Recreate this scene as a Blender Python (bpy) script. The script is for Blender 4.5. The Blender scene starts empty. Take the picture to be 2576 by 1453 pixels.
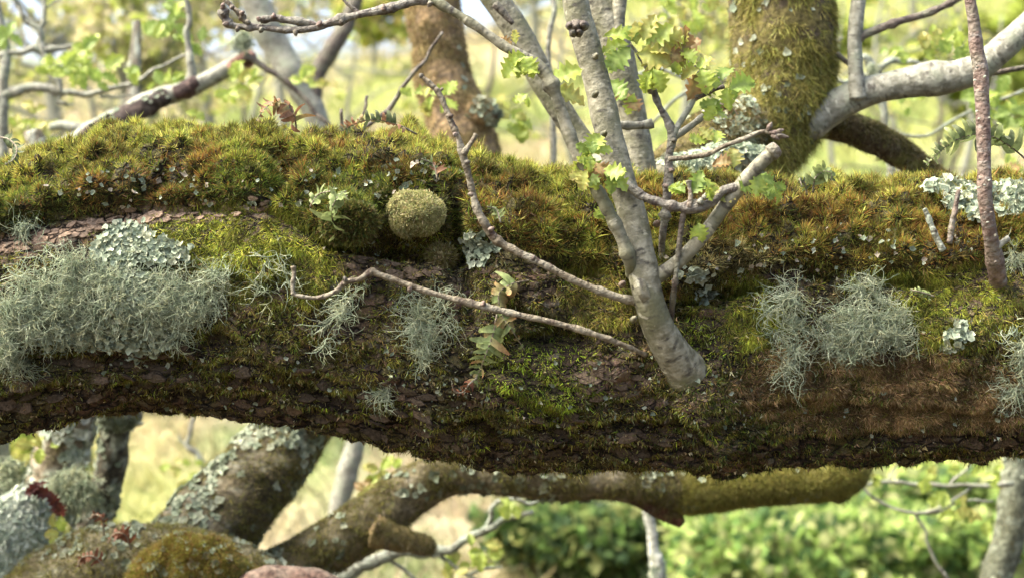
import bpy, math, random
import numpy as np
from mathutils import Vector, Matrix

# ------------------------------------------------------------------ camera, sky, sun, exposure
scene = bpy.context.scene
CAMZ = 1.5
HT = math.tan(math.radians(17.0))          # half width of the view at distance 1
cam_d = bpy.data.cameras.new('camera')
cam = bpy.data.objects.new('camera', cam_d)
scene.collection.objects.link(cam)
cam.location = (0, 0, CAMZ)
cam.rotation_euler = (math.radians(90), 0, 0)
cam_d.sensor_width = 36.0
cam_d.lens = 18.0 / HT
cam_d.clip_start = 0.05
cam_d.clip_end = 3000
cam_d.dof.use_dof = True
cam_d.dof.focus_distance = 1.96
cam_d.dof.aperture_fstop = 5.4
cam_d.dof.aperture_blades = 7
scene.camera = cam

SUN = Vector((-0.60, -0.14, 0.90)).normalized()     # direction towards the sun
world = bpy.data.worlds.new('World')
scene.world = world
world.use_nodes = True
nt = world.node_tree
bg = nt.nodes['Background']
sky = nt.nodes.new('ShaderNodeTexSky')
sky.sky_type = 'NISHITA'
sky.sun_disc = False
sky.sun_elevation = math.asin(SUN.z)
sky.sun_rotation = math.atan2(SUN.x, SUN.y)
sky.dust_density = 7.0
sky.air_density = 0.75
sky.ozone_density = 1.0
nt.links.new(sky.outputs[0], bg.inputs[0])
bg.inputs[1].default_value = 0.14
sun_d = bpy.data.lights.new('sun', 'SUN')
sun_d.energy = 1.35
sun_d.angle = math.radians(22)
sun_d.color = (1.0, 0.96, 0.87)
sun = bpy.data.objects.new('sun', sun_d)
scene.collection.objects.link(sun)
sun.rotation_euler = SUN.to_track_quat('Z', 'Y').to_euler()
scene.view_settings.view_transform = 'Standard'
scene.view_settings.look = 'None'
scene.view_settings.exposure = 2.4
scene.view_settings.gamma = 1.0
scene.render.engine = 'CYCLES'
scene.cycles.use_denoising = True
scene.cycles.max_bounces = 8
scene.cycles.diffuse_bounces = 3
scene.cycles.transmission_bounces = 4
scene.cycles.transparent_max_bounces = 4

# ------------------------------------------------------------------ helpers
C = scene.collection
rng = np.random.default_rng(7)
random.seed(7)
K = HT / 1288.0            # photo coordinates are given on a 2576 x 1453 grid
CX, CY = 1288.0, 726.5
UP = np.array([0, 0, 1.0])


def P(x, y, Y):
    return np.array([(x - CX) * K * Y, Y, CAMZ - (y - CY) * K * Y])


def proj(V):
    return CX + V[:, 0] / (K * V[:, 1]), CY + (CAMZ - V[:, 2]) / (K * V[:, 1])


def sstep(e0, e1, x):
    t = np.clip((x - e0) / (e1 - e0), 0, 1)
    return t * t * (3 - 2 * t)


_tab = np.random.default_rng(99).random(4096)


def vnoise(p):
    p = np.asarray(p, float)
    i = np.floor(p).astype(np.int64)
    f = p - i
    f = f * f * (3 - 2 * f)
    out = 0
    for dx in (0, 1):
        for dy in (0, 1):
            for dz in (0, 1):
                h = ((i[:, 0] + dx) * 73856093 ^ (i[:, 1] + dy) * 19349663 ^ (i[:, 2] + dz) * 83492791) & 4095
                w = (f[:, 0] if dx else 1 - f[:, 0]) * (f[:, 1] if dy else 1 - f[:, 1]) * (f[:, 2] if dz else 1 - f[:, 2])
                out = out + w * _tab[h]
    return out


def fbm(p, o=3, g=0.5):
    p = np.asarray(p, float)
    a, s, t = 1.0, 0, 0
    for k in range(o):
        s = s + a * vnoise(p * 2 ** k + 17.3 * k)
        t += a
        a *= g
    return s / t


def norm(v):
    return v / np.maximum(np.linalg.norm(v, axis=-1, keepdims=True), 1e-9)


def mesh(name, V, Fs, mat=None, col=None, tc=None, smooth=True):
    V = np.asarray(V, np.float32)
    if not isinstance(Fs, list):
        Fs = [Fs]
    Fs = [np.asarray(f, np.int32) for f in Fs if len(f)]
    me = bpy.data.meshes.new(name)
    me.vertices.add(len(V))
    me.vertices.foreach_set('co', V.ravel())
    li = np.concatenate([f.ravel() for f in Fs])
    tot = np.concatenate([np.full(len(f), f.shape[1], np.int32) for f in Fs])
    st = np.concatenate([[0], np.cumsum(tot)[:-1]]).astype(np.int32)
    me.loops.add(len(li))
    me.loops.foreach_set('vertex_index', li.astype(np.int32))
    me.polygons.add(len(tot))
    me.polygons.foreach_set('loop_start', st)
    me.polygons.foreach_set('use_smooth', np.full(len(tot), smooth))
    if col is not None:
        a = me.attributes.new('Col', 'FLOAT_COLOR', 'POINT')
        c4 = np.ones((len(V), 4), np.float32)
        c4[:, :3] = np.clip(col, 0, 1)
        a.data.foreach_set('color', c4.ravel())
    if tc is not None:
        a = me.attributes.new('tc', 'FLOAT_VECTOR', 'POINT')
        a.data.foreach_set('vector', np.asarray(tc, np.float32).ravel())
    me.update(calc_edges=True)
    if mat:
        me.materials.append(mat)
    return me


def obj(name, data, parent=None, label=None, cat=None, group=None, kind=None, loc=None):
    o = bpy.data.objects.new(name, data)
    C.objects.link(o)
    if parent:
        o.parent = parent
        if parent.data is None and parent.location.length > 0:
            o.matrix_parent_inverse = Matrix.Translation(-parent.location)
    if loc is not None:
        o.location = loc
    if label:
        o['label'] = label
    if cat:
        o['category'] = cat
    if group:
        o['group'] = group
    if kind:
        o['kind'] = kind
    return o


def thing(name, label, cat, group=None, loc=(0, 0, 0)):
    return obj(name, None, None, label, cat, group, loc=loc)


# ------------------------------------------------------------------ materials
def new_mat(name):
    m = bpy.data.materials.new(name)
    m.use_nodes = True
    return m, m.node_tree.nodes, m.node_tree.links, m.node_tree.nodes['Principled BSDF']


def attr_mat(name, rough=0.75, transl=0.0, nscale=300, namt=0.35, bump=0.0, spec=0.25, bscale=None):
    m, N, L, b = new_mat(name)
    a = N.new('ShaderNodeAttribute'); a.attribute_name = 'Col'
    g = N.new('ShaderNodeNewGeometry')
    n = N.new('ShaderNodeTexNoise'); n.inputs['Scale'].default_value = nscale; n.inputs['Detail'].default_value = 3
    L.new(g.outputs['Position'], n.inputs['Vector'])
    mr = N.new('ShaderNodeMapRange')
    mr.inputs['From Min'].default_value = 0.3; mr.inputs['From Max'].default_value = 0.7
    mr.inputs['To Min'].default_value = 1 - namt; mr.inputs['To Max'].default_value = 1 + namt
    L.new(n.outputs['Fac'], mr.inputs['Value'])
    mx = N.new('ShaderNodeVectorMath'); mx.operation = 'SCALE'
    L.new(a.outputs['Color'], mx.inputs[0]); L.new(mr.outputs[0], mx.inputs['Scale'])
    L.new(mx.outputs[0], b.inputs['Base Color'])
    b.inputs['Roughness'].default_value = rough
    b.inputs['Specular IOR Level'].default_value = spec
    if bump:
        n2 = N.new('ShaderNodeTexNoise'); n2.inputs['Scale'].default_value = bscale or nscale; n2.inputs['Detail'].default_value = 5
        L.new(g.outputs['Position'], n2.inputs['Vector'])
        bp = N.new('ShaderNodeBump'); bp.inputs['Strength'].default_value = 0.8; bp.inputs['Distance'].default_value = bump
        L.new(n2.outputs['Fac'], bp.inputs['Height']); L.new(bp.outputs[0], b.inputs['Normal'])
    if transl:
        t = N.new('ShaderNodeBsdfTranslucent')
        L.new(mx.outputs[0], t.inputs[0])
        mixs = N.new('ShaderNodeMixShader'); mixs.inputs[0].default_value = transl
        L.new(b.outputs[0], mixs.inputs[1]); L.new(t.outputs[0], mixs.inputs[2])
        L.new(mixs.outputs[0], N['Material Output'].inputs[0])
    return m


def add_fissures(m):
    """long bark plates with sharp recessed cracks that hold dark dirt"""
    N, L = m.node_tree.nodes, m.node_tree.links
    b = N['Principled BSDF']
    g = N.new('ShaderNodeNewGeometry')
    wn = N.new('ShaderNodeTexNoise'); wn.inputs['Scale'].default_value = 30; wn.inputs['Detail'].default_value = 3
    L.new(g.outputs['Position'], wn.inputs['Vector'])
    sc = N.new('ShaderNodeVectorMath'); sc.operation = 'SCALE'; sc.inputs['Scale'].default_value = 0.030
    L.new(wn.outputs['Color'], sc.inputs[0])
    ad = N.new('ShaderNodeVectorMath'); ad.operation = 'ADD'
    L.new(g.outputs['Position'], ad.inputs[0]); L.new(sc.outputs[0], ad.inputs[1])
    mp = N.new('ShaderNodeMapping'); mp.inputs['Scale'].default_value = (30, 75, 75)
    L.new(ad.outputs[0], mp.inputs['Vector'])
    v = N.new('ShaderNodeTexVoronoi'); v.feature = 'DISTANCE_TO_EDGE'; v.inputs['Scale'].default_value = 1.0
    L.new(mp.outputs[0], v.inputs['Vector'])
    r = N.new('ShaderNodeMapRange'); r.inputs['From Max'].default_value = 0.14
    L.new(v.outputs['Distance'], r.inputs['Value'])
    old = b.inputs['Base Color'].links[0].from_socket
    mx = N.new('ShaderNodeMix'); mx.data_type = 'RGBA'; mx.inputs[6].default_value = (.012, .009, .006, 1)
    L.new(r.outputs[0], mx.inputs[0]); L.new(old, mx.inputs[7]); L.new(mx.outputs[2], b.inputs['Base Color'])
    ob = b.inputs['Normal'].links[0].from_node
    bp = N.new('ShaderNodeBump'); bp.inputs['Strength'].default_value = 1; bp.inputs['Distance'].default_value = .006
    L.new(r.outputs[0], bp.inputs['Height']); L.new(ob.outputs[0], bp.inputs['Normal']); L.new(bp.outputs[0], b.inputs['Normal'])
    return m


def stem_mat(name, light, dark, spot, algae, ring=170.0, wear=0.5):
    """smooth oak-shoot bark: fine rings across the stem, dark blotches, algae film"""
    m, N, L, b = new_mat(name)
    a = N.new('ShaderNodeAttribute'); a.attribute_name = 'tc'

    def noise(sc, det, vec=(1, 1, 1)):
        mp = N.new('ShaderNodeMapping'); mp.inputs['Scale'].default_value = vec
        L.new(a.outputs['Vector'], mp.inputs['Vector'])
        n = N.new('ShaderNodeTexNoise'); n.inputs['Scale'].default_value = sc; n.inputs['Detail'].default_value = det
        L.new(mp.outputs[0], n.inputs['Vector'])
        return n.outputs['Fac']

    def ramp(fac, lo, hi):
        r = N.new('ShaderNodeMapRange'); r.inputs['From Min'].default_value = lo; r.inputs['From Max'].default_value = hi
        L.new(fac, r.inputs['Value'])
        return r.outputs[0]

    def mix(fac, c1, c2, blend='MIX'):
        x = N.new('ShaderNodeMix'); x.data_type = 'RGBA'; x.blend_type = blend
        L.new(fac, x.inputs[0])
        for s, c in ((6, c1), (7, c2)):
            if isinstance(c, tuple):
                x.inputs[s].default_value = (*c, 1)
            else:
                L.new(c, x.inputs[s])
        return x.outputs[2]
    rings = noise(30, 4, (0.6, 0.6, ring / 30))
    grain = noise(110, 5, (1, 1, .8))
    both = N.new('ShaderNodeMath'); both.operation = 'MULTIPLY_ADD'; both.inputs[1].default_value = .55
    L.new(rings, both.inputs[0]); L.new(grain, both.inputs[2])
    c = mix(ramp(both.outputs[0], 0.64, 0.92), dark, light)
    c = mix(ramp(noise(26, 4), 0.46, 0.66), c, algae)
    c = mix(ramp(noise(60, 5, (1, 1, 1.9)), 0.56, 0.70), c, spot)
    pale = tuple(min(1, v * 1.3) for v in light)
    c = mix(ramp(noise(55, 5, (1, 1, 2.0)), 0.60, 0.68), c, pale)
    L.new(c, b.inputs['Base Color'])
    b.inputs['Roughness'].default_value = 0.62
    b.inputs['Specular IOR Level'].default_value = 0.3
    bp = N.new('ShaderNodeBump'); bp.inputs['Strength'].default_value = min(1, wear * 1.1); bp.inputs['Distance'].default_value = 0.0015 + 0.0035 * wear
    ad = N.new('ShaderNodeMath'); ad.operation = 'ADD'
    ad.operation = 'MULTIPLY_ADD'; ad.inputs[1].default_value = .35
    L.new(rings, ad.inputs[0]); L.new(noise(190, 5), ad.inputs[2])
    L.new(ad.outputs[0], bp.inputs['Height']); L.new(bp.outputs[0], b.inputs['Normal'])
    return m


M_LIMB0 = attr_mat('rough_oak_bark', 0.85, 0, 420, 0.55, 0.009, 0.2, 230)
M_LIMB = add_fissures(M_LIMB0)
M_MOSS = attr_mat('moss_leaf', 0.6, 0.35, 900, 0.2, 0, 0.25)
M_LICH = attr_mat('lichen_thread', 0.8, 0.25, 500, 0.12, 0, 0.15)
M_FOLI = attr_mat('leafy_lichen', 0.8, 0.15, 260, 0.15, 0.0008, 0.15, 500)
M_BARKC = attr_mat('mossy_bark', 0.85, 0, 120, 0.5, 0.006, 0.15, 110)
M_LEAF = attr_mat('oak_leaf', 0.45, 0.45, 140, 0.18, 0.0006, 0.35, 400)
M_FERN = attr_mat('fern_frond', 0.6, 0.3, 220, 0.3, 0, 0.25)
M_BGLEAF = attr_mat('far_leaf', 0.6, 0.45, 20, 0.2, 0, 0.2)
M_GRASS = attr_mat('dry_grass', 0.8, 0.3, 6, 0.25, 0, 0.15)
M_PLATE = attr_mat('bark_plate', 0.85, 0, 300, 0.4, 0.003, 0.15, 250)
M_STEM = stem_mat('grey_shoot_bark', (0.235, 0.225, 0.155), (0.115, 0.108, 0.066), (0.05, 0.046, 0.032), (0.115, 0.115, 0.06))
M_PALE = stem_mat('pale_bark', (0.25, 0.25, 0.19), (0.13, 0.128, 0.09), (0.06, 0.055, 0.04), (0.20, 0.22, 0.15), 90)
M_TWIG = stem_mat('dead_twig_bark', (0.20, 0.172, 0.11), (0.092, 0.072, 0.042), (0.05, 0.03, 0.02), (0.20, 0.185, 0.13), 60, 0.9)
M_DARK = stem_mat('dark_twig_bark', (0.12, 0.10, 0.072), (0.06, 0.046, 0.034), (0.03, 0.022, 0.018), (0.13, 0.13, 0.085), 70, 0.9)
M_RED = stem_mat('reddish_shoot_bark', (0.165, 0.12, 0.088), (0.09, 0.058, 0.042), (0.20, 0.185, 0.15), (0.15, 0.14, 0.095), 90, 0.9)
M_LICHBARK = stem_mat('lichen_crusted_bark', (0.29, 0.31, 0.235), (0.13, 0.135, 0.09), (0.05, 0.04, 0.026), (0.24, 0.28, 0.205), 30, 1.0)


# ------------------------------------------------------------------ tubes
def spline(A, per):
    """Catmull-Rom through the rows of A, per samples for each span"""
    A = np.asarray(A, float)
    n = len(A)
    E = np.vstack([2 * A[0] - A[1], A, 2 * A[-1] - A[-2]])
    t = np.linspace(0, n - 1, (n - 1) * per + 1)
    i = np.minimum(t.astype(int), n - 2)
    f = (t - i)[:, None]
    p0, p1, p2, p3 = E[i], E[i + 1], E[i + 2], E[i + 3]
    return 0.5 * (2 * p1 + (p2 - p0) * f + (2 * p0 - 5 * p1 + 4 * p2 - p3) * f ** 2 + (3 * p1 - p0 - 3 * p2 + p3) * f ** 3)


def pxpath(pts, Y):
    """rows (x, y, r[, Y]) on the photo grid -> rows (X, Y, Z, radius) in metres"""
    out = []
    n = len(pts)
    for i, p in enumerate(pts):
        if len(p) > 3:
            d = p[3]
        elif isinstance(Y, tuple):
            d = Y[0] + (Y[1] - Y[0]) * i / max(1, n - 1)
        else:
            d = Y
        out.append([*P(p[0], p[1], d), p[2] * K * d])
    return np.array(out)


def tube(path, sides=10, per=6, lump=0.0, lscale=40.0, nodes=0.0, seed=0, tip=False, wob=0.0):
    S = spline(path, per)
    c, r = S[:, :3].copy(), np.maximum(S[:, 3], 0.0004)
    n = len(c)
    r_ = np.random.default_rng(seed)
    if wob:
        q = np.stack([np.arange(n) * 0.35, np.full(n, seed * 3.1), np.zeros(n)], 1)
        c += (np.stack([vnoise(q + o) for o in (0, 50, 90)], 1) - 0.5) * wob
    T = norm(np.gradient(c, axis=0))
    s = np.concatenate([[0], np.cumsum(np.linalg.norm(np.diff(c, axis=0), axis=1))])
    if nodes:
        for _ in range(max(1, int(s[-1] / nodes))):
            w = r_.uniform(0, s[-1])
            r = r * (1 + r_.uniform(0.10, 0.34) * (0.3 if r.mean() > .008 else 1.0) * np.exp(-((s - w) / (r.mean() * 0.9 + 1e-5)) ** 2))
    up = np.array([0.3, -0.9, 0.2])
    Nn = np.empty_like(c)
    v = up - T[0] * (up @ T[0])
    for i in range(n):
        v = v - T[i] * (v @ T[i]); v /= np.linalg.norm(v) + 1e-12
        Nn[i] = v
    B = np.cross(T, Nn)
    a = np.linspace(0, 2 * np.pi, sides, endpoint=False)
    ring = Nn[:, None] * np.cos(a)[None, :, None] + B[:, None] * np.sin(a)[None, :, None]
    R = np.repeat(r[:, None], sides, 1)
    if lump:
        q = (c[:, None] + ring * R[:, :, None]).reshape(-1, 3) * lscale + seed * 7.7
        R = R * (1 + lump * 2 * (fbm(q, 3).reshape(n, sides) - 0.5))
    V = (c[:, None] + ring * R[:, :, None]).reshape(-1, 3)
    rm = np.repeat(r[:, None], sides, 1)
    tc = np.stack([np.cos(a)[None] * rm, np.sin(a)[None] * rm, np.repeat(s[:, None], sides, 1)], -1).reshape(-1, 3) + seed * 1.37
    i = np.arange(n - 1)[:, None] * sides
    j = np.arange(sides)[None]
    j2 = (j + 1) % sides
    F = np.stack([i + j, i + j2, i + sides + j2, i + sides + j], -1).reshape(-1, 4)
    e = T[-1] * (r[-1] * (1.5 if tip else 0.25))
    V = np.vstack([V, c[0] - T[0] * r[0] * 0.25, c[-1] + e])
    tc = np.vstack([tc, tc[0], tc[-1]])
    k = np.arange(sides)
    k2 = (k + 1) % sides
    b0 = (n - 1) * sides
    T3 = np.vstack([np.stack([k2, k, np.full(sides, n * sides)], 1), np.stack([b0 + k, b0 + k2, np.full(sides, n * sides + 1)], 1)])
    return V, [F, T3], tc


def joinparts(parts):
    Vs, F4, F3, tcs, o = [], [], [], [], 0
    for V, F, tc in parts:
        Vs.append(V); tcs.append(tc)
        F4.append(F[0] + o); F3.append(F[1] + o)
        o += len(V)
    return np.vstack(Vs), [np.vstack(F4), np.vstack(F3)], np.vstack(tcs)


def stem(name, pts, Y, mat, parent=None, sides=10, per=6, **kw):
    V, F, tc = tube(pxpath(pts, Y), sides, per, **kw)
    return obj(name, mesh(name, V, F, mat, tc=tc), parent)


# ------------------------------------------------------------------ scattering of blades and tufts
def scatter(V, F, dens, n, r):
    """n random points on quads F of V with vertex weights dens -> positions, normals"""
    A, B, D = V[F[:, 1]] - V[F[:, 0]], V[F[:, 3]] - V[F[:, 0]], V[F[:, 2]] - V[F[:, 0]]
    nr = np.cross(V[F[:, 2]] - V[F[:, 0]], V[F[:, 3]] - V[F[:, 1]])
    w = np.linalg.norm(nr, axis=1) * dens[F].mean(1)
    f = np.searchsorted(np.cumsum(w), r.random(n) * w.sum())
    f = np.minimum(f, len(F) - 1)
    u, v = r.random((n, 1)), r.random((n, 1))
    q = F[f]
    p = V[q[:, 0]] * (1 - u) * (1 - v) + V[q[:, 1]] * u * (1 - v) + V[q[:, 2]] * u * v + V[q[:, 3]] * (1 - u) * v
    return p, norm(nr[f]), q[:, 0]


def blades(base, d, L, W, bend, cb, ct, r, simple=False):
    """one narrow bent leaf for each row: 5 vertices, 3 triangles"""
    n = len(base)
    sd = norm(np.cross(d, r.normal(size=(n, 3))))
    L, W = L[:, None], W[:, None]
    if simple:
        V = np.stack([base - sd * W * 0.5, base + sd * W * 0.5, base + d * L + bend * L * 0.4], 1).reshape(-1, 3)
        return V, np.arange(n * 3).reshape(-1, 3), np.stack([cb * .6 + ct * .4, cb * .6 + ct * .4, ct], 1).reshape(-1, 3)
    mid = base + d * L * 0.55 + bend * L * 0.12
    tip = base + d * L + bend * L * 0.5
    V = np.stack([base - sd * W * 0.35, base + sd * W * 0.35, mid - sd * W * 0.5, mid + sd * W * 0.5, tip], 1).reshape(-1, 3)
    cm = cb * 0.45 + ct * 0.55
    col = np.stack([cb, cb, cm, cm, ct], 1).reshape(-1, 3)
    o = np.arange(n)[:, None] * 5
    F = np.concatenate([o + np.array([[0, 1, 3]]), o + np.array([[0, 3, 2]]), o + np.array([[2, 3, 4]])])
    return V, F, col


def tufts(p, nrm, per, L, W, spread, lean, ctip, cbase, r, bendv=None, jit=0.004, droop=0.0, simple=False):
    n = len(p)
    k = np.repeat(np.arange(n), per)
    m = len(k)
    t = r.normal(size=(m, 3))
    t -= nrm[k] * (t * nrm[k]).sum(1, keepdims=True)
    base = p[k] + t * jit * 0.6 - nrm[k] * 0.002
    d = norm(nrm[k] + t * spread + lean)
    ll = (L[k] if isinstance(L, np.ndarray) else L) * r.uniform(0.6, 1.25, m)
    ww = W * r.uniform(0.7, 1.4, m)
    bend = r.normal(size=(m, 3)) * 0.35 + t * 0.3 + np.array([0, 0, -droop])
    jc = r.uniform(0.72, 1.3, (m, 1)) * r.normal(1, 0.06, (m, 3))
    return blades(base, d, ll, ww, bend, cbase[k] * jc, ctip[k] * jc, r, simple)


def pick(pal, w, r):
    """one palette row for each row of weights"""
    w = np.maximum(w, 0) + 1e-6
    c = np.cumsum(w / w.sum(1, keepdims=True), 1)
    i = (r.random((len(w), 1)) > c).sum(1)
    return np.asarray(pal)[np.minimum(i, len(pal) - 1)]

# ------------------------------------------------------------------ hillside
def ground_z(X, Y):
    X, Y = np.asarray(X, float), np.asarray(Y, float)
    ridge = 50 + 34 * sstep(-5, 16, X)
    slope = 0.245 + 0.085 * sstep(-6, 12, X)
    up = np.clip(Y - 10, 0, None)
    z = -1.6 * sstep(3, 10, Y) + slope * np.minimum(up, ridge - 10) - 0.12 * np.clip(Y - ridge, 0, 400) * sstep(0, 30, Y - ridge)
    q = np.stack([X * 0.22, Y * 0.22, np.zeros_like(X)], -1).reshape(-1, 3)
    return z + ((fbm(q, 3) - 0.5) * 0.9).reshape(z.shape) * sstep(6, 14, Y) + ((fbm(q * 9, 2) - 0.5) * 0.16).reshape(z.shape)


gy = np.concatenate([np.linspace(-30, 6, 14), np.linspace(7, 40, 110), np.geomspace(41, 900, 70)])
gx = np.concatenate([-np.geomspace(900, 27, 22), np.linspace(-26, 26, 120), np.geomspace(27, 900, 22)])
GX, GY = np.meshgrid(gx, gy)
GV = np.stack([GX, GY, ground_z(GX, GY)], -1).reshape(-1, 3)
nx_ = len(gx)
ii = (np.arange(len(gy) - 1)[:, None] * nx_ + np.arange(nx_ - 1)[None]).ravel()
GF = np.stack([ii, ii + 1, ii + nx_ + 1, ii + nx_], 1)


def hill_col(p, r=None):
    """bleached grass with greener drifts, greener down to the right and high on the right"""
    q = p * np.array([0.35, 0.2, 0])
    n1, n2 = fbm(q + 3, 3), fbm(q * 3.1 + 40, 3)
    px, py = proj(np.stack([p[:, 0], np.maximum(p[:, 1], .5), p[:, 2]], 1))
    straw = np.array([0.33, 0.295, 0.145]); buff = np.array([0.37, 0.32, 0.20]); lime = np.array([0.28, 0.32, 0.085]); green = np.array([0.12, 0.19, 0.05])
    c = straw + (buff - straw) * sstep(0.4, 0.6, n2)[:, None]
    wl = sstep(0.50, 0.66, n1 + 0.16 * sstep(900, 2300, px) + 0.10 * sstep(900, 1300, py) - 0.01)
    c = c + (lime - c) * (wl * 0.8)[:, None]
    wg = sstep(0.55, 0.70, n2 + 0.22 * sstep(1100, 1350, py) * sstep(1100, 1500, px) - 0.02)
    c = c + (green - c) * (wg * 0.7)[:, None]
    # leaf litter of the wood floor round the oaks
    wood = sstep(11.5, 8.5, p[:, 1] + 3 * (n1 - .5))
    return c + (np.array([.085, .066, .038]) * (.6 + .8 * n2)[:, None] - c) * wood[:, None]


obj('hillside', mesh('hillside', GV, GF, M_GRASS, col=hill_col(GV)), kind='structure')

r = np.random.default_rng(11)
n = 23000
yy = 9.5 + (r.random(n) ** 1.5) * 42
xx = (r.random(n) * 2 - 1) * (HT * yy * 1.25 + 1)
gp = np.stack([xx, yy, ground_z(xx, yy)], 1)
gc = hill_col(gp)
sz = 0.16 + 0.010 * yy
V, F, col = tufts(gp, np.repeat(UP[None], n, 0), 4, sz * r.uniform(0.6, 1.7, n), 0.022, 0.42, np.zeros(3), gc * 1.08, gc * 0.85, r, jit=0.16, droop=0.5, simple=True)
obj('hillside_grass', mesh('hillside_grass', V, F, M_GRASS, col=col), kind='stuff',
    label='bleached dry grass and bracken over the far hillside', cat='grass')


# ------------------------------------------------------------------ leaf masses of shrubs and far trees
def leafmass(cs, n, size, pal, r, shade=0.3):
    """n folded leaf quads inside the ellipsoids cs = rows (x,y,z,rx,ry,rz)"""
    cs = np.asarray(cs, float)
    vol = cs[:, 3:].prod(1) ** 0.75
    k = r.choice(len(cs), n, p=vol / vol.sum())
    d = norm(r.normal(size=(n, 3)))
    p = cs[k, :3] + d * cs[k, 3:] * (0.35 + 0.65 * r.random((n, 1)) ** 0.5)
    ax = norm(r.normal(size=(n, 3)) + d * 0.6 + np.array([0, 0, -0.2]))
    sd = norm(np.cross(ax, r.normal(size=(n, 3))))
    nn = np.cross(ax, sd)
    L = size * r.uniform(0.6, 1.4, (n, 1))
    V = np.stack([p, p + ax * L * 0.5 + sd * L * 0.36 + nn * L * 0.08, p + ax * L + nn * L * -0.1, p + ax * L * 0.5 - sd * L * 0.36 + nn * L * 0.08], 1).reshape(-1, 3)
    c = np.asarray(pal)[r.integers(0, len(pal), n)] * r.uniform(0.7, 1.3, (n, 1))
    col = np.repeat(c, 4, 0)
    o = np.arange(n)[:, None] * 4
    return V, np.concatenate([o + np.array([[0, 1, 2]]), o + np.array([[0, 2, 3]])]), col


YG = [(0.38, 0.45, 0.09), (0.46, 0.50, 0.12), (0.28, 0.36, 0.07), (0.50, 0.42, 0.14)]
BG = [(0.25, 0.36, 0.08), (0.34, 0.43, 0.12), (0.13, 0.22, 0.05), (0.38, 0.40, 0.16), (0.07, 0.13, 0.04)]
DG = [(0.07, 0.12, 0.04), (0.10, 0.16, 0.045), (0.17, 0.22, 0.06), (0.05, 0.085, 0.035), (0.25, 0.27, 0.09)]
BR = [(0.50, 0.45, 0.24), (0.42, 0.42, 0.17), (0.56, 0.50, 0.31), (0.34, 0.37, 0.13)]


def bush(name, label, x, y, Y, w, h, pal, n, size, seed, group='shrubs on the far slope', lobes=9):
    r = np.random.default_rng(seed)
    c = P(x, y, Y)
    W, H = w * K * Y, h * K * Y
    gz = float(ground_z(np.array([c[0]]), np.array([Y]))[0])
    cs = []
    for i in range(lobes):
        cs.append([c[0] + r.uniform(-0.8, 0.8) * W, Y + r.uniform(-0.4, 0.4) * W, c[2] + r.uniform(-0.7, 0.6) * H, W * r.uniform(0.14, 0.42), W * r.uniform(0.14, 0.35), H * r.uniform(0.14, 0.42)])
    t = thing(name, label, 'shrub', group, (c[0], Y, gz))
    V, F, col = leafmass(cs, n, size, pal, r)
    obj('foliage', mesh('foliage', V, F, M_BGLEAF, col=col, smooth=False), t, kind='stuff')
    parts = []
    for i in range(5):
        e = cs[i]
        parts.append(tube(np.array([[c[0] + r.uniform(-.1, .1), Y, gz - 0.1, 0.03], [(c[0] + e[0]) / 2, (Y + e[1]) / 2, (gz + e[2]) / 2, 0.022], [e[0], e[1], e[2], 0.008]]), 5, 3, seed=i))
    V, F, tc = joinparts(parts)
    obj('stems', mesh('stems', V, F, M_DARK, tc=tc), t)
    return t


bush('leafy_shrub', 'bright lime green shrub on the slope below the mossy bough end', 2060, 1400, 11.5, 420, 170, BG, 9000, 0.11, 1, lobes=34)
bush('leafy_shrub', 'light green shrub under the bare twigs beside the lichened trunk', 2330, 1300, 13.0, 300, 170, BG, 6000, 0.12, 2, lobes=26)
bush('leafy_shrub', 'dark green dense shrub below the middle of the lower bough', 1480, 1350, 12.5, 300, 130, DG + BG[2:3], 6500, 0.11, 3, lobes=26)
bush('leafy_shrub', 'dark green shrub behind the lichened pole under the bough', 1740, 1370, 13.5, 240, 130, DG + BG[:2], 4500, 0.12, 4, lobes=20)
bush('leafy_shrub', 'mid green shrub seen behind the small twigs past the bough end', 2380, 1180, 16.0, 260, 80, BG + DG[2:3], 5000, 0.13, 5)
bush('leafy_shrub', 'olive shrub on the slope seen above the pale grey limb', 2350, 130, 24.0, 330, 150, [(0.34, 0.40, 0.08), (0.42, 0.45, 0.12), (0.25, 0.32, 0.06)], 5000, 0.20, 6)
bush('leafy_shrub', 'low green shrub between the two lichened trunks under the limb', 140, 1130, 14.0, 150, 90, YG + DG[2:3], 3500, 0.12, 7)
bush('leafy_shrub', 'yellow green low shrub seen through the gap under the arching limb', 480, 1180, 17.0, 200, 70, [(0.38, 0.42, 0.09), (0.46, 0.44, 0.14), (0.28, 0.34, 0.07)], 3500, 0.15, 8)


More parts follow.
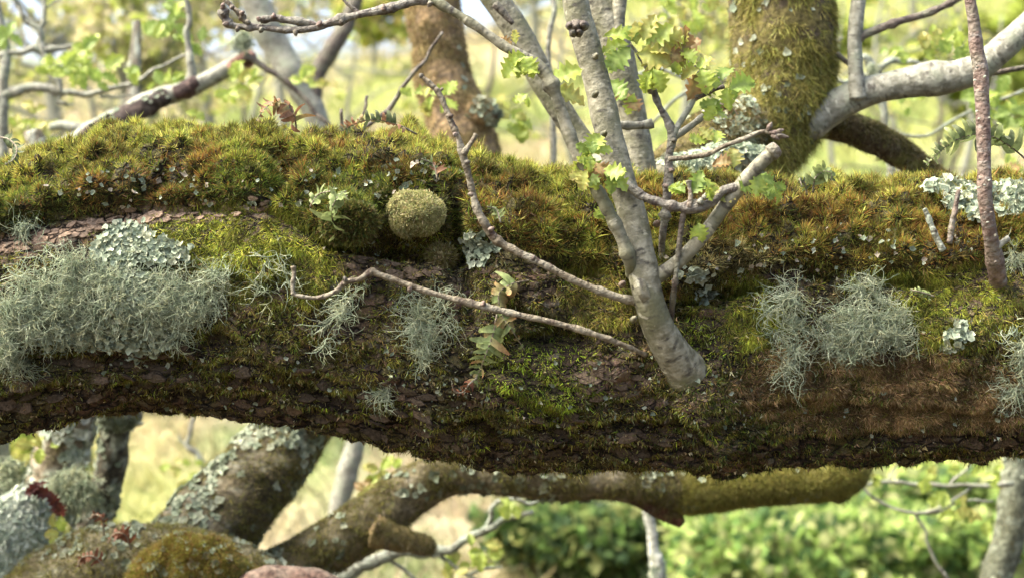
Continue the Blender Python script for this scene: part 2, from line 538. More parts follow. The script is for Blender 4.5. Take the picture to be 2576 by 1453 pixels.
def far_tree(label, x, ytop, Y, w, seed, pal, n, size, low=0.2):
    """slender hillside oak whose open crown lets the sky through"""
    r = np.random.default_rng(seed)
    c = P(x, ytop, Y)
    gz = float(ground_z(np.array([c[0]]), np.array([Y]))[0])
    H = max(2.5, c[2] - gz)
    W = w * K * Y
    t = thing('hillside_oak', label, 'tree', 'open crowned oaks along the skyline', (c[0], Y, gz))
    lean = r.uniform(-0.1, 0.1)
    tr = np.array([[c[0], Y, gz - 0.2, H * 0.028], [c[0] + lean * H * .4, Y, gz + H * .35, H * .022], [c[0] - lean * H * .3, Y, gz + H * .68, H * .014], [c[0] + lean * H * .2, Y, gz + H * .98, H * .005]])
    parts = [tube(tr, 7, 5, lump=0.1, lscale=3, seed=seed)]
    sp = spline(tr, 10)[:, :3]
    cs = []
    for i in range(20):
        b = sp[int(len(sp) * r.uniform(0.3 + low * 0.5, 0.97))]
        a = r.uniform(0, 2 * np.pi)
        e = b + np.array([math.cos(a) * W * r.uniform(.35, 1), math.sin(a) * W * r.uniform(.3, .8), H * r.uniform(.02, .22)])
        m = (b + e) / 2 + np.array([0, 0, H * r.uniform(-.03, .05)])
        parts.append(tube(np.array([[*b, H * .008], [*m, H * .006], [*e, H * .002]]), 5, 4, seed=i))
        for q in range(3):
            f = m + (e - m) * r.uniform(0.2, 1.1) + r.normal(size=3) * W * 0.15
            cs.append([*f, W * r.uniform(.06, .24), W * r.uniform(.06, .24), H * r.uniform(.02, .06)])
    V, F, tc = joinparts(parts)
    obj('trunk', mesh('trunk', V, F, M_PALE, tc=tc), t)
    V, F, col = leafmass(cs, n, size, pal, r)
    obj('crown', mesh('crown', V, F, M_BGLEAF, col=col, smooth=False), t, kind='stuff')


for i, (x, yt, Y, w, pal, lab) in enumerate([
        (130, -260, 21, 330, BR, 'straw coloured oak in bud above the forked pale limb'),
        (345, -60, 17, 190, BR + YG[:1], 'straight oak with pale trunk behind the small upright twig'),
        (510, -160, 27, 240, BR, 'thin budding oak with gaps of sky beside the arched twig'),
        (-140, -200, 24, 260, BR + YG[:2], 'yellowish oak beyond the frayed white branches'),
        (720, -240, 33, 230, BR, 'hazy buff oak behind the pale forked trunk'),
        (940, 20, 45, 110, YG + BR[:1], 'small round green oak on the skyline beside the brown trunk'),
        (1330, -280, 38, 240, BR, 'buff oak on the slope behind the twin grey stems'),
        (1720, -160, 30, 210, BR + YG[:1], 'yellow green oak behind the spray of lobed leaves'),
        (2300, -240, 36, 260, YG, 'spreading green oak high on the slope beyond the pale limb')]):
    far_tree(lab, x, yt, Y, w, 40 + i, pal, 2300, 0.005 * Y + 0.02)


def sapling(x, Y, ytop, lean, seed, mat, where, nb=8):
    """thin bare tree rooted on the slope, forking into spidery twigs"""
    r = np.random.default_rng(seed)
    top = P(x, ytop, Y)
    bx = top[0] - lean * K * Y
    gz = float(ground_z(np.array([bx]), np.array([Y]))[0])
    H = top[2] - gz
    w = .0014 * Y
    tr = np.array([[bx, Y, gz - .1, w * 2.0], [bx + (top[0] - bx) * .3 + r.normal() * .06 * H, Y, gz + H * .35, w * 1.6], [bx + (top[0] - bx) * .75 + r.normal() * .05 * H, Y + r.normal() * .1, gz + H * .7, w], [top[0], Y, top[2], w * .4]])
    t = thing('bare_sapling', 'thin bare sapling on the slope, ' + where, 'tree', 'bare saplings on the slope', (bx, Y, gz))
    V, F, tc = tube(tr, 7, 8, lump=.2, lscale=6, nodes=.5, seed=seed)
    obj('trunk', mesh('trunk', V, F, mat, tc=tc), t)
    S = spline(tr, 12)[:, :3]
    cs, sg = [], .30 * K * 1288 * Y / HT * .25
    for i in range(nb):
        b = S[int(len(S) * r.uniform(.42, .97))]
        a = r.choice([-1, 1])
        e = b + np.array([a * r.uniform(.25, 1.0), r.uniform(-.4, .4), r.uniform(-.1, .6)]) * sg
        m = (b + e) / 2 + r.normal(size=3) * .10 * sg
        parts = [tube(np.array([[*b, w * .6], [*m, w * .42], [*e, w * .16]]), 5, 6, lump=.2, lscale=6, seed=seed + i)]
        for q in range(3):
            f = m + (e - m) * r.uniform(-.4, .8)
            g = f + np.array([a * r.uniform(.05, .4), r.uniform(-.2, .2), r.uniform(-.3, .4)]) * sg
            parts.append(tube(np.array([[*f, w * .28], [*((f + g) / 2 + r.normal(size=3) * .03 * sg), w * .2], [*g, w * .1]]), 4, 5, seed=seed + q))
            if r.random() < .5:
                cs.append([*g, .05 * sg, .05 * sg, .04 * sg])
        V, F, tc = joinparts(parts)
        obj('branch', mesh('branch', V, F, mat, tc=tc), t)
    if cs:
        V, F, col = leafmass(cs, 14 * len(cs), .004 * Y, YG + BR[:1], r)
        obj('young_leaves', mesh('young_leaves', V, F, M_BGLEAF, col=col, smooth=False), t, kind='stuff')


WHERE = ['dark stemmed, behind the spidery white limbed oak', 'pale, behind the peeling foot of the pale bough', 'pale, short, under the middle of the pale bough', 'dark stemmed, behind the rotten bough end', 'pale, before the forked pale trunk',
         'low, beside the brown trunk', 'dark stemmed, between the brown trunk and the arching twig', 'pale, behind the base of the main shoot', 'pale, behind the upright lichened twig', 'dark stemmed, beside the edge of the golden mossy trunk',
         'pale, between the mossy trunk and the upright pale branch', 'pale, above the bend of the pale bough', 'dark stemmed, under the dark slanting twig', 'pale, just before the red brown shoot', 'pale, past the red brown shoot under the rising bough']
for i, (x, Y, yt, le) in enumerate([(60, 18, -80, 60), (270, 21, -60, -40), (390, 17, 20, 80), (560, 20, -40, -60), (690, 24, -60, 40), (900, 22, 90, 50), (1250, 22, 30, 40), (1440, 19, -60, 30), (1700, 17, -60, 40), (1790, 23, -100, -40),
                                  (2120, 17, 30, 40), (2230, 21, -60, 60), (2330, 18, 60, -50), (2420, 23, -80, 40), (2520, 17, 40, -60)]):
    sapling(x, Y, yt, le, 900 + 7 * i, M_PALE if i % 3 else M_DARK, WHERE[i])

# ------------------------------------------------------------------ the great limb
YC = 2.13
TOP = np.array([(-500, 560), (-200, 480), (0, 428), (60, 408), (150, 384), (250, 362), (400, 345), (550, 340), (650, 330), (750, 330), (900, 340), (1000, 355), (1100, 372), (1200, 392), (1300, 415), (1400, 430), (1600, 440), (1700, 445), (1900, 465), (2000, 472), (2200, 460), (2300, 455), (2400, 470), (2576, 470), (2900, 480), (3200, 500)], float)
BOT = np.array([(-500, 1140), (-200, 1120), (0, 1078), (100, 1060), (250, 1032), (400, 1027), (550, 1050), (700, 1066), (850, 1105), (1000, 1130), (1150, 1158), (1300, 1164), (1500, 1164), (1700, 1166), (1830, 1178), (1900, 1164), (2200, 1149), (2400, 1140), (2576, 1135), (2900, 1160), (3200, 1200)], float)
LEDGE = np.array([(-500, 640), (0, 590), (60, 565), (140, 535), (260, 520), (430, 512), (560, 520), (680, 516), (760, 560), (830, 592), (900, 602), (960, 580), (1080, 590), (1140, 570), (1180, 605), (1250, 610), (1400, 645), (1500, 650), (1560, 690), (1700, 735), (1760, 705), (1850, 685), (1930, 672), (2050, 665), (2180, 685), (2300, 692), (2400, 665), (2576, 625), (3200, 600)], float)
LAMP = np.array([(-500, .6), (0, 1), (700, 1), (850, 1.2), (1150, 1.2), (1250, .55), (1650, .5), (1750, 1), (1950, 1), (2100, .6), (2350, .6), (2576, .4), (3200, .3)], float)


def fin(T, x):
    return np.interp(x, T[:, 0], T[:, 1])


def pdist(a, b, pts):
    """distance on the photo grid to a polyline"""
    d = np.full(len(a), 1e9)
    for (x0, y0), (x1, y1) in zip(pts[:-1], pts[1:]):
        vx, vy = x1 - x0, y1 - y0
        t = np.clip(((a - x0) * vx + (b - y0) * vy) / (vx * vx + vy * vy), 0, 1)
        d = np.minimum(d, np.hypot(a - x0 - t * vx, b - y0 - t * vy))
    return d


def ell(a, b, cx, cy, rx, ry, soft=0.35):
    q = np.hypot((a - cx) / rx, (b - cy) / ry)
    return 1 - sstep(1 - soft, 1 + soft, q)


def warp(a, b, s=60.0, k=0.012):
    q = np.stack([a * k, b * k, np.zeros_like(a)], 1)
    return a + (fbm(q + 5, 3) - .5) * s * 1.6, b + (fbm(q + 71, 3) - .5) * s


cols = np.concatenate([np.linspace(-480, -60, 50, endpoint=False), np.linspace(-60, 2640, 640, endpoint=False), np.linspace(2640, 3150, 50)])
th = np.concatenate([np.linspace(-2.0, 2.0, 290, endpoint=False), np.linspace(2.0, 2 * np.pi - 2.0, 26, endpoint=False)])
NXc, NT = len(cols), len(th)
ctop, cbot = fin(TOP, cols) + 20, fin(BOT, cols) - 4
k_ = np.ones(15) / 15
pad = lambda v: np.convolve(np.pad(v, 7, mode='edge'), k_, 'valid')
ctop, cbot = pad(ctop), pad(cbot)
Rz = (cbot - ctop) / 2 * K * YC
cz = CAMZ - ((ctop + cbot) / 2 - CY) * K * YC
cxw = (cols - CX) * K * YC
Ry = Rz * 0.95
ct_, st_ = np.cos(th), np.sin(th)
LV = np.stack([np.repeat(cxw[:, None], NT, 1), YC - Ry[:, None] * ct_[None], cz[:, None] + Rz[:, None] * st_[None]], -1).reshape(-1, 3)
LN = norm(np.stack([np.zeros((NXc, NT)), -np.repeat(ct_[None], NXc, 0), np.repeat(st_[None], NXc, 0)], -1).reshape(-1, 3))
i0 = (np.arange(NXc - 1)[:, None] * NT)
j0 = np.arange(NT)[None]
j1 = (j0 + 1) % NT
LF = np.stack([i0 + j0, i0 + NT + j0, i0 + NT + j1, i0 + j1], -1).reshape(-1, 4)
thv = np.repeat(th[None], NXc, 0).ravel()
PA, PB = proj(LV)
WA, WB = warp(PA, PB, 34)
front = np.cos(thv) > -0.35

GROOVES = [
    ([(-60, 935), (150, 905), (300, 910), (450, 925), (600, 955), (750, 995), (900, 1045), (1000, 1080), (1150, 1105)], 15, 0.016),
    ([(-60, 1000), (200, 968), (400, 972), (600, 1005), (800, 1055), (950, 1100)], 12, 0.012),
    ([(-60, 880), (60, 872), (200, 868), (330, 880), (480, 905), (640, 915), (800, 950), (930, 985)], 9, 0.009),
    ([(980, 1062), (1080, 1085), (1160, 1082), (1210, 1058), (1250, 1085)], 16, 0.022),
    ([(1250, 1086), (1330, 1072), (1480, 1078), (1560, 1060), (1640, 1066), (1720, 1048)], 13, 0.018),
    ([(1200, 1130), (1320, 1120), (1480, 1128), (1650, 1118)], 10, 0.012),
    ([(1700, 985), (1720, 1050), (1750, 1085), (1775, 1105)], 14, 0.009),
    ([(1830, 1120), (2000, 1100), (2200, 1092), (2400, 1085), (2640, 1075)], 12, 0.008),
    ([(1950, 1040), (2150, 1030), (2350, 1020), (2640, 1005)], 9, 0.005),
    ([(860, 610), (960, 640), (1060, 650), (1150, 640)], 14, 0.010),
    ([(1130, 650), (1165, 720), (1185, 800)], 22, 0.014),
    ([(1300, 790), (1380, 830), (1460, 850)], 22, 0.018),
    ([(700, 420), (740, 480), (690, 505)], 20, 0.016),
    ([(420, 470), (360, 500)], 18, 0.010),
]
PITS = [(1000, 612, 95, 26, 0.050), (1155, 575, 26, 55, 0.045), (1430, 672, 55, 17, 0.040), (1860, 722, 75, 20, 0.042), (1770, 752, 60, 16, 0.03),
        (1500, 665, 25, 16, 0.03), (2060, 690, 45, 16, 0.022), (2310, 712, 50, 13, 0.028), (850, 600, 35, 22, 0.025), (1350, 860, 60, 24, 0.02), (560, 860, 60, 20, .008), (1725, 790, 30, 20, .02)]
BUMPS = [(1770, 985, 70, 50, 0.026), (1790, 1090, 60, 70, 0.016), (1050, 470, 90, 60, 0.014), (2420, 820, 120, 60, 0.01), (560, 440, 110, 50, 0.016), (250, 450, 120, 60, 0.012), (930, 430, 130, 60, 0.014),
         (860, 540, 55, 50, 0.022), (1350, 580, 90, 40, 0.012), (1100, 1070, 60, 30, .01), (330, 720, 220, 70, 0.008), (1350, 960, 160, 70, 0.01), (2150, 560, 200, 60, .012), (1520, 960, 80, 50, .008)]

H = np.zeros(len(LV))
dl = WB - fin(LEDGE, WA)
la = fin(LAMP, PA)
above = sstep(14, -12, dl)
H += la * above * 0.020 * np.exp(np.minimum(dl, 0) / 170.0)
H -= la * (1 - above) * 0.014 * np.exp(-np.maximum(dl, 0) / 45.0)
for pts, w, dp in GROOVES:
    H -= dp * 1.5 * np.exp(-(pdist(WA, WB, pts) / w) ** 2)
for cx, cy, rx, ry, dp in PITS:
    H -= dp * 1.7 * np.exp(-(((WA - cx) / rx) ** 2 + ((WB - cy) / ry) ** 2) ** 1.5)
for cx, cy, rx, ry, dp in BUMPS:
    H += dp * np.exp(-((WA - cx) / rx) ** 2 - ((WB - cy) / ry) ** 2)
arc = thv * 0.17
q3 = np.stack([LV[:, 0], arc, np.zeros_like(arc)], 1)
H += (fbm(LV * 9, 3) - .5) * 0.036 + sstep(-20, 20, dl) * (fbm(LV * 22 + 14, 2) - .5) * .016 + (fbm(LV * 45, 3) - .5) * 0.011 + sstep(-20, 20, dl) * (fbm(LV * 120 + 5, 2) - .5) * 0.007
# cushions of moss swell the upper side
mc = fbm(LV * np.array([24, 24, 24]) + 9, 2)
H += sstep(30, -60, dl) * (np.abs(mc - .5) * 0.055 + np.abs(fbm(LV * 52 + 3, 2) - .5) * .045 - 0.010)
# bark ridges run along the limb on the bare lower side
low = sstep(780, 980, PB + 60 * (fbm(q3 * 6, 2) - .5))
rq = np.stack([LV[:, 0] * 9 + (fbm(LV * 12, 2) - .5) * 1.6, arc * 62 + (fbm(LV * 10 + 4, 2) - .5) * 4.5, np.zeros_like(arc)], 1)
rid = 1 - np.abs(2 * fbm(rq, 2) - 1)
crack = 1 - np.abs(2 * vnoise(np.stack([LV[:, 0] * 46, arc * 20, np.ones_like(arc)], 1)) - 1)
H += (0.25 + low) * (0.010 * (0.75 - rid ** 3)) - (0.2 + low) * 0.003 * sstep(.86, .98, crack)
edge = sstep(2 * np.pi - 1.9, 2 * np.pi - 2.1, thv) * 0 + 1
LV = LV + LN * (H * edge)[:, None]
# true normals of the shaped surface
fn = np.cross(LV[LF[:, 2]] - LV[LF[:, 0]], LV[LF[:, 3]] - LV[LF[:, 1]])
VN = np.zeros_like(LV)
for c_ in range(4):
    np.add.at(VN, LF[:, c_], fn)
VN = norm(VN)
if (VN * LN).sum() < 0:
    VN = -VN
    LF = LF[:, ::-1].copy()
PA, PB = proj(LV)
WA, WB = warp(PA, PB, 34)
dl = WB - fin(LEDGE, WA)

# colours of the bare bark itself
b1, b2, b3 = fbm(LV * 30, 4), fbm(LV * 110 + 8, 3), fbm(q3 * np.array([14, 60, 1]), 3)
brown = np.array([0.088, 0.064, 0.040]); dk = np.array([0.042, 0.029, 0.019]); red = np.array([0.115, 0.068, 0.042]); pink = np.array([0.22, 0.155, 0.10]); olive = np.array([0.07, 0.07, 0.02]); gre = np.array([0.17, 0.17, 0.13])
LC = dk + (brown - dk) * sstep(.35, .65, b1)[:, None]
LC += (red - LC) * (sstep(.55, .75, b3) * .7)[:, None]
STRIP = [(-60, 640), (60, 605), (160, 585), (260, 560), (340, 545), (450, 535), (560, 530), (690, 522)]
wstrip = 1 - sstep(14, 34, pdist(WA, WB, STRIP))
wplate = ell(WA, WB, 1530, 950, 85, 55)
wred = ell(WA, WB, 970, 670, 130, 40)
for w, c in ((wstrip, pink), (wplate * .8, np.array([.17, .11, .075])), (wred * .6, np.array([.16, .085, .065])), (ell(WA, WB, 1165, 720, 40, 90) * .8, np.array([.085, .045, .05])), (ell(WA, WB, 2250, 985, 380, 95) * .8, np.array([.15, .095, .045]))):
    LC += (c * (0.7 + 0.6 * b2)[:, None] - LC) * w[:, None]
LC += (olive - LC) * (sstep(.48, .62, fbm(LV * 22 + 3, 3)) * .55 * (1 - wstrip) * (1 - wplate))[:, None]
LC += (gre - LC) * (sstep(.66, .74, b2) * .45)[:, None]
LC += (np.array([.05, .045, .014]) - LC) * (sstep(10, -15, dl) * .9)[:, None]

oak = thing('oak_tree', 'great mossy oak limb crossing the whole view with grey shoots rising from it', 'tree')
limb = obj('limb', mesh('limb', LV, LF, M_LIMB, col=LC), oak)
# the limb runs on out of view: down to its root flare on one side, thinning out on the other
zc = lambda x: float(CAMZ - ((fin(TOP, x) + fin(BOT, x)) / 2 + 8 - CY) * K * YC)
V, F, tc = tube(np.array([[0.80, YC, zc(2870), .15], [0.95, YC, zc(3150), 0.163], [1.3, 2.16, zc(3150) - .06, .175], [1.75, 2.25, 1.05, .20], [2.05, 2.3, .5, .23], [2.2, 2.3, -.4, .32]]), 24, 8, lump=.12, lscale=9, seed=3)
cc = fbm(V * 14, 3)
obj('trunk', mesh('trunk', V, F, M_LIMB, col=brown + (olive - brown) * sstep(.4, .6, cc)[:, None]), oak)
V, F, tc = tube(np.array([[-.76, YC, zc(-215), .145], [-.9, YC, zc(-480), .14], [-1.25, 2.2, zc(-480) - .03, .125], [-1.7, 2.3, 1.5, .10], [-2.3, 2.5, 1.85, .07], [-3.0, 2.7, 2.4, .03]]), 24, 8, lump=.12, lscale=9, seed=4)
cc = fbm(V * 14, 3)
obj('limb_tip', mesh('limb_tip', V, F, M_LIMB, col=brown + (olive - brown) * sstep(.4, .6, cc)[:, None]), oak)

# lookup: photo position -> point on the camera side of the limb
BS = 6
gw, gh = 2800 // BS, 1500 // BS
fv = np.where((np.cos(thv) > 0.02) & (PA > -90) & (PA < 2690) & (PB > 0) & (PB < 1490))[0]
bi = ((PA[fv] + 100) // BS).astype(int) * gh + (PB[fv] // BS).astype(int)
order = np.argsort(-LV[fv, 1])
LOOK = np.full(gw * gh, -1, int)
LOOK[bi[order]] = fv[order]
LOOK = LOOK.reshape(gw, gh)


def surf(x, y):
    i, j = int((x + 100) // BS), int(y // BS)
    for rad in range(0, 14):
        best = -1
        for a in range(i - rad, i + rad + 1):
            for b in range(j - rad, j + rad + 1):
                if 0 <= a < gw and 0 <= b < gh and LOOK[a, b] >= 0 and (best < 0 or LV[LOOK[a, b], 1] < LV[best, 1]):
                    best = LOOK[a, b]
        if best >= 0:
            return LV[best], VN[best]
    return P(x, y, YC), np.array([0, -.2, .98])


def on(x, y, off=0.0):
    p, n_ = surf(x, y)
    return P(x, y, p[1] - off)


# ------------------------------------------------------------------ mosses on the limb
def stk(*ws):
    return np.stack(np.broadcast_arrays(*ws), 1)


def wts(p):
    a, b = proj(p)
    a2, b2 = warp(a, b, 50)
    return a, b, a2, b2, b2 - fin(LEDGE, a2)


def build_moss(name, label, dens, n, per, L, W, spread, leanf, palf, seed, droop, jit=0.004, base=0.45, cat='moss', simple=False):
    r = np.random.default_rng(seed)
    p, nr, vi = scatter(LV, LF, dens, n, r)
    a, b, a2, b2, d = wts(p)
    ct, cb = palf(p, a, b, a2, b2, d, r)
    mot = np.clip(.45 + 1.1 * sstep(.34, .66, fbm(p * 75 + seed, 3)), .45, 1.5)[:, None] * r.uniform(.7, 1.3, (n, 1))
    ct, cb = ct * mot, cb * mot
    nv = VN[vi]
    lean = leanf(nv)
    k = np.repeat(np.arange(n), per)
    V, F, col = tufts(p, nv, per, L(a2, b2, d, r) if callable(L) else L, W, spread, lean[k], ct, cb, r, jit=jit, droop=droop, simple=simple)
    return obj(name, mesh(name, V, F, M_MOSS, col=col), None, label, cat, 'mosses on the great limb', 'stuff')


fr = sstep(-0.55, -0.1, np.cos(thv))
bare = np.clip(wstrip * 1.3, 0, 1)
toprow = sstep(16, -10, dl) * (1 - bare)
patchn = fbm(LV * 30 + 2, 3)
CUSH = ell(PA, PB, 1050, 535, 62, 55, .1)

# 1: upright cushion moss along the top
PAL1 = [(.25, .235, .05), (.13, .14, .022), (.185, .125, .03), (.16, .075, .022), (.32, .28, .085), (.07, .095, .018), (.10, .055, .02)]


def pal1(p, a, b, a2, b2, d, r):
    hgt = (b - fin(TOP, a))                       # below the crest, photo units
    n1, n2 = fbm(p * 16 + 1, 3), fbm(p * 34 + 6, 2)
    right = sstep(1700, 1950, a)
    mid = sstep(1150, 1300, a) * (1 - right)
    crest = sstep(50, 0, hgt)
    lowshade = sstep(45, 140, hgt) * (1 - right) * (1 - mid * .7)  # lower rows pick darker moss: shade below the crest put into colour
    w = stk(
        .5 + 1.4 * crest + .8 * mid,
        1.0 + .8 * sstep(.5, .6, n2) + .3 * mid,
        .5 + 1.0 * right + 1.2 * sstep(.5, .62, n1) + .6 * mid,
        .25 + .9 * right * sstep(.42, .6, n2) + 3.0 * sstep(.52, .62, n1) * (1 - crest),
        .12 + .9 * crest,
        .3 + 3.2 * lowshade + 1.0 * sstep(.56, .64, n2),
        .2 + 3.0 * lowshade * sstep(.42, .58, n1) + 1.5 * sstep(.60, .68, n1))
    straw = ell(a2, b2, 1830, 650, 150, 45)
    ct = pick(PAL1, w, r)
    ct = ct + (np.array([.27, .22, .11]) - ct) * (straw * (r.random(len(p)) < .8))[:, None]
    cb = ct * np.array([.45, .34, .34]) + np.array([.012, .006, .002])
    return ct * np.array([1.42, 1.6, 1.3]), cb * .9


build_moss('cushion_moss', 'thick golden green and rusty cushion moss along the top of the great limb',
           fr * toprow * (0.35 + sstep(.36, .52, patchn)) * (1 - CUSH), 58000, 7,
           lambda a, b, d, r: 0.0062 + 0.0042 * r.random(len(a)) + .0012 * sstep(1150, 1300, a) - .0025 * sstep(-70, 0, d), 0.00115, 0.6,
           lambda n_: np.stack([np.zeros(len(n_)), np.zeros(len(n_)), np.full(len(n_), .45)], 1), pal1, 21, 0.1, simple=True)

# 2: hanging feather moss, yellow green
hang = np.maximum.reduce([ell(WA, WB, 620, 590, 220, 75), ell(WA, WB, 740, 640, 110, 80), ell(WA, WB, 2430, 760, 190, 105), ell(WA, WB, 1900, 790, 70, 80), ell(WA, WB, 2250, 700, 120, 40) * .7,
                          ell(WA, WB, 700, 720, 130, 60) * .6, ell(WA, WB, 1520, 740, 100, 90) * .8])


def pal2(p, a, b, a2, b2, d, r):
    n1 = fbm(p * 26, 2)
    bright = ell(a2, b2, 640, 590, 220, 80) + ell(a2, b2, 1900, 790, 60, 70)
    brn = ell(a2, b2, 1520, 740, 100, 100)
    w = stk(.8 + 1.2 * bright, .9 - .3 * bright, .5 + 1.2 * brn, .4 + .8 * sstep(.55, .65, n1), .1 + 1.2 * brn)
    ct = pick([(.27, .27, .04), (.17, .165, .026), (.20, .15, .04), (.085, .11, .018), (.26, .18, .08)], w, r)
    return ct * np.array([1.35, 1.5, 1.2]), ct * np.array([.5, .45, .4])


build_moss('feather_moss', 'yellow green feathery moss hanging in mats on the face of the limb', fr * hang * (.25 + sstep(.35, .5, patchn)) * (1 - toprow), 15000, 8,
           0.0072, 0.0011, 1.0, lambda n_: np.stack([np.zeros(len(n_)), np.zeros(len(n_)), np.full(len(n_), -1.1)], 1), pal2, 22, 0.9, simple=True)

# 3: short scrubby moss on the lower face
short = (1 - sstep(-10, 10, -dl)) * (1 - bare) * sstep(.30, .50, fbm(LV * 26 + 30, 3) + .05 * sstep(900, 1500, PA)) * (1 - .85 * wplate) * (1 - .6 * wred)
short *= 1 - .8 * sstep(95, 45, fin(BOT, PA) - PB)  # moss thinned to bare dark bark, building some shade into the underside
short *= 1 - .45 * sstep(930, 1010, PB) * sstep(1150, 850, PA)
bright3 = np.maximum(ell(WA, WB, 1370, 950, 150, 95), ell(WA, WB, 1760, 860, 60, 70))


def pal3(p, a, b, a2, b2, d, r):
    g = np.maximum(ell(a2, b2, 1370, 950, 150, 90), ell(a2, b2, 1760, 870, 50, 70))
    n1 = fbm(p * 18 + 11, 3)
    dkr = sstep(1650, 1800, a) * sstep(860, 960, b)
    w = stk(.15 + 3.5 * g, .9, .7 + .6 * sstep(.5, .6, n1), .5 + 1.5 * dkr, .5 * (1 - g), .22)
    ct = pick([(.17, .22, .022), (.125, .12, .02), (.105, .085, .02), (.045, .065, .014), (.13, .085, .035), (.27, .27, .16)], w, r)
    return ct * np.array([1.9, 2.0, 1.6]), ct * .5


build_moss('short_moss', 'short dark olive moss scattered over the lower face of the limb', fr * np.maximum(short, bright3 * .9) * (1 - .7 * hang), 56000, 5,
           0.0060, 0.0013, 1.0, lambda n_: np.stack([np.zeros(len(n_)), np.zeros(len(n_)), np.full(len(n_), -.5)], 1), pal3, 23, 0.5, simple=True)

# 4: dry brown moss
dry = np.maximum(ell(WA, WB, 2280, 985, 380, 85), ell(WA, WB, 2080, 900, 130, 50) * .8)


def pal4(p, a, b, a2, b2, d, r):
    w = np.tile([1.0, .8, .7, .25], (len(p), 1))
    ct = pick([(.19, .125, .055), (.125, .08, .035), (.28, .20, .10), (.13, .125, .03)], w, r)
    return ct * 1.6, ct * .5


build_moss('dry_moss', 'dry brown moss matted on the limb under the pale beard lichens', fr * dry * (.2 + sstep(.38, .55, patchn)), 21000, 6,
           0.0072, 0.0010, 1.2, lambda n_: np.stack([np.zeros(len(n_)), np.zeros(len(n_)), np.full(len(n_), -.4)], 1), pal4, 24, 0.4, simple=True)


# 5: flaky scales of liverwort and crust on the face of the limb
def pal5(p, a, b, a2, b2, d, r):
    rt = sstep(1900, 2050, a)
    w = stk(1.0, .8, .7 + .8 * rt, .35, .5 * (1 - rt))
    ct = pick([(.19, .18, .06), (.13, .10, .05), (.24, .175, .09), (.34, .34, .23), (.10, .12, .03)], w, r)
    return ct * 1.2, ct * .9


crust = sstep(5, 30, dl) * (1 - bare) * sstep(.42, .58, fbm(LV * 34 + 77, 3)) * (.3 + .7 * sstep(30, 110, fin(BOT, PA) - PB))
build_moss('flaky_liverwort', 'crisp olive and tan liverwort scales flaking over the face of the limb', fr * crust, 26000, 2,
           0.0042, 0.0042, 1.4, lambda n_: np.stack([np.zeros(len(n_)), np.zeros(len(n_)), np.full(len(n_), -.3)], 1), pal5, 25, 0.3, simple=True)

# ------------------------------------------------------------------ lichens: leafy lobes and beard threads
def lobes(p, nr, size, cols, r, lift=0.45):
    """a wavy rimmed lichen lobe for each row: centre, inner ring, raised lobed rim"""
    n, m = len(p), 8
    t = norm(np.cross(nr, r.normal(size=(n, 3))))
    b = np.cross(nr, t)
    a = np.linspace(0, 2 * np.pi, m, endpoint=False)[None] + r.uniform(0, .5, (n, m))
    s = np.asarray(size)[:, None]
    rim = s * np.where(np.arange(m) % 2 == 0, 1.0, .80)[None] * r.uniform(.6, 1.25, (n, m))
    inn = s * .5 * r.uniform(.8, 1.2, (n, m))
    h1 = s * r.uniform(.0, .12, (n, m)) + .001
    h2 = s * lift * r.uniform(-.2, 1.2, (n, m)) + .001
    tilt = nr + t * r.normal(size=(n, 1)) * .3 + b * r.normal(size=(n, 1)) * .3
    ring = lambda rad, h: p[:, None] + t[:, None] * (np.cos(a) * rad)[..., None] + b[:, None] * (np.sin(a) * rad)[..., None] + tilt[:, None] * h[..., None]
    V = np.concatenate([(p + nr * .001)[:, None], ring(inn, h1), ring(rim, h2)], 1)
    o = np.arange(n)[:, None] * (2 * m + 1)
    k = np.arange(m)
    k2 = (k + 1) % m
    T3 = np.concatenate([(o + v) for v in ()] + [np.stack([np.broadcast_to(o, (n, m)), o + 1 + k, o + 1 + k2], -1).reshape(-1, 3)])
    Q = np.stack([o + 1 + k, o + 1 + m + k, o + 1 + m + k2, o + 1 + k2], -1).reshape(-1, 4)
    cc = np.repeat((cols * r.uniform(.8, 1.2, (n, 1)))[:, None], 2 * m + 1, 1)
    cc[:, 0] *= .75
    cc[:, 1:m + 1] *= .9
    cc[:, m + 1:] *= r.uniform(.85, 1.2, (n, m, 1))
    return V.reshape(-1, 3), [Q, T3], cc.reshape(-1, 3)


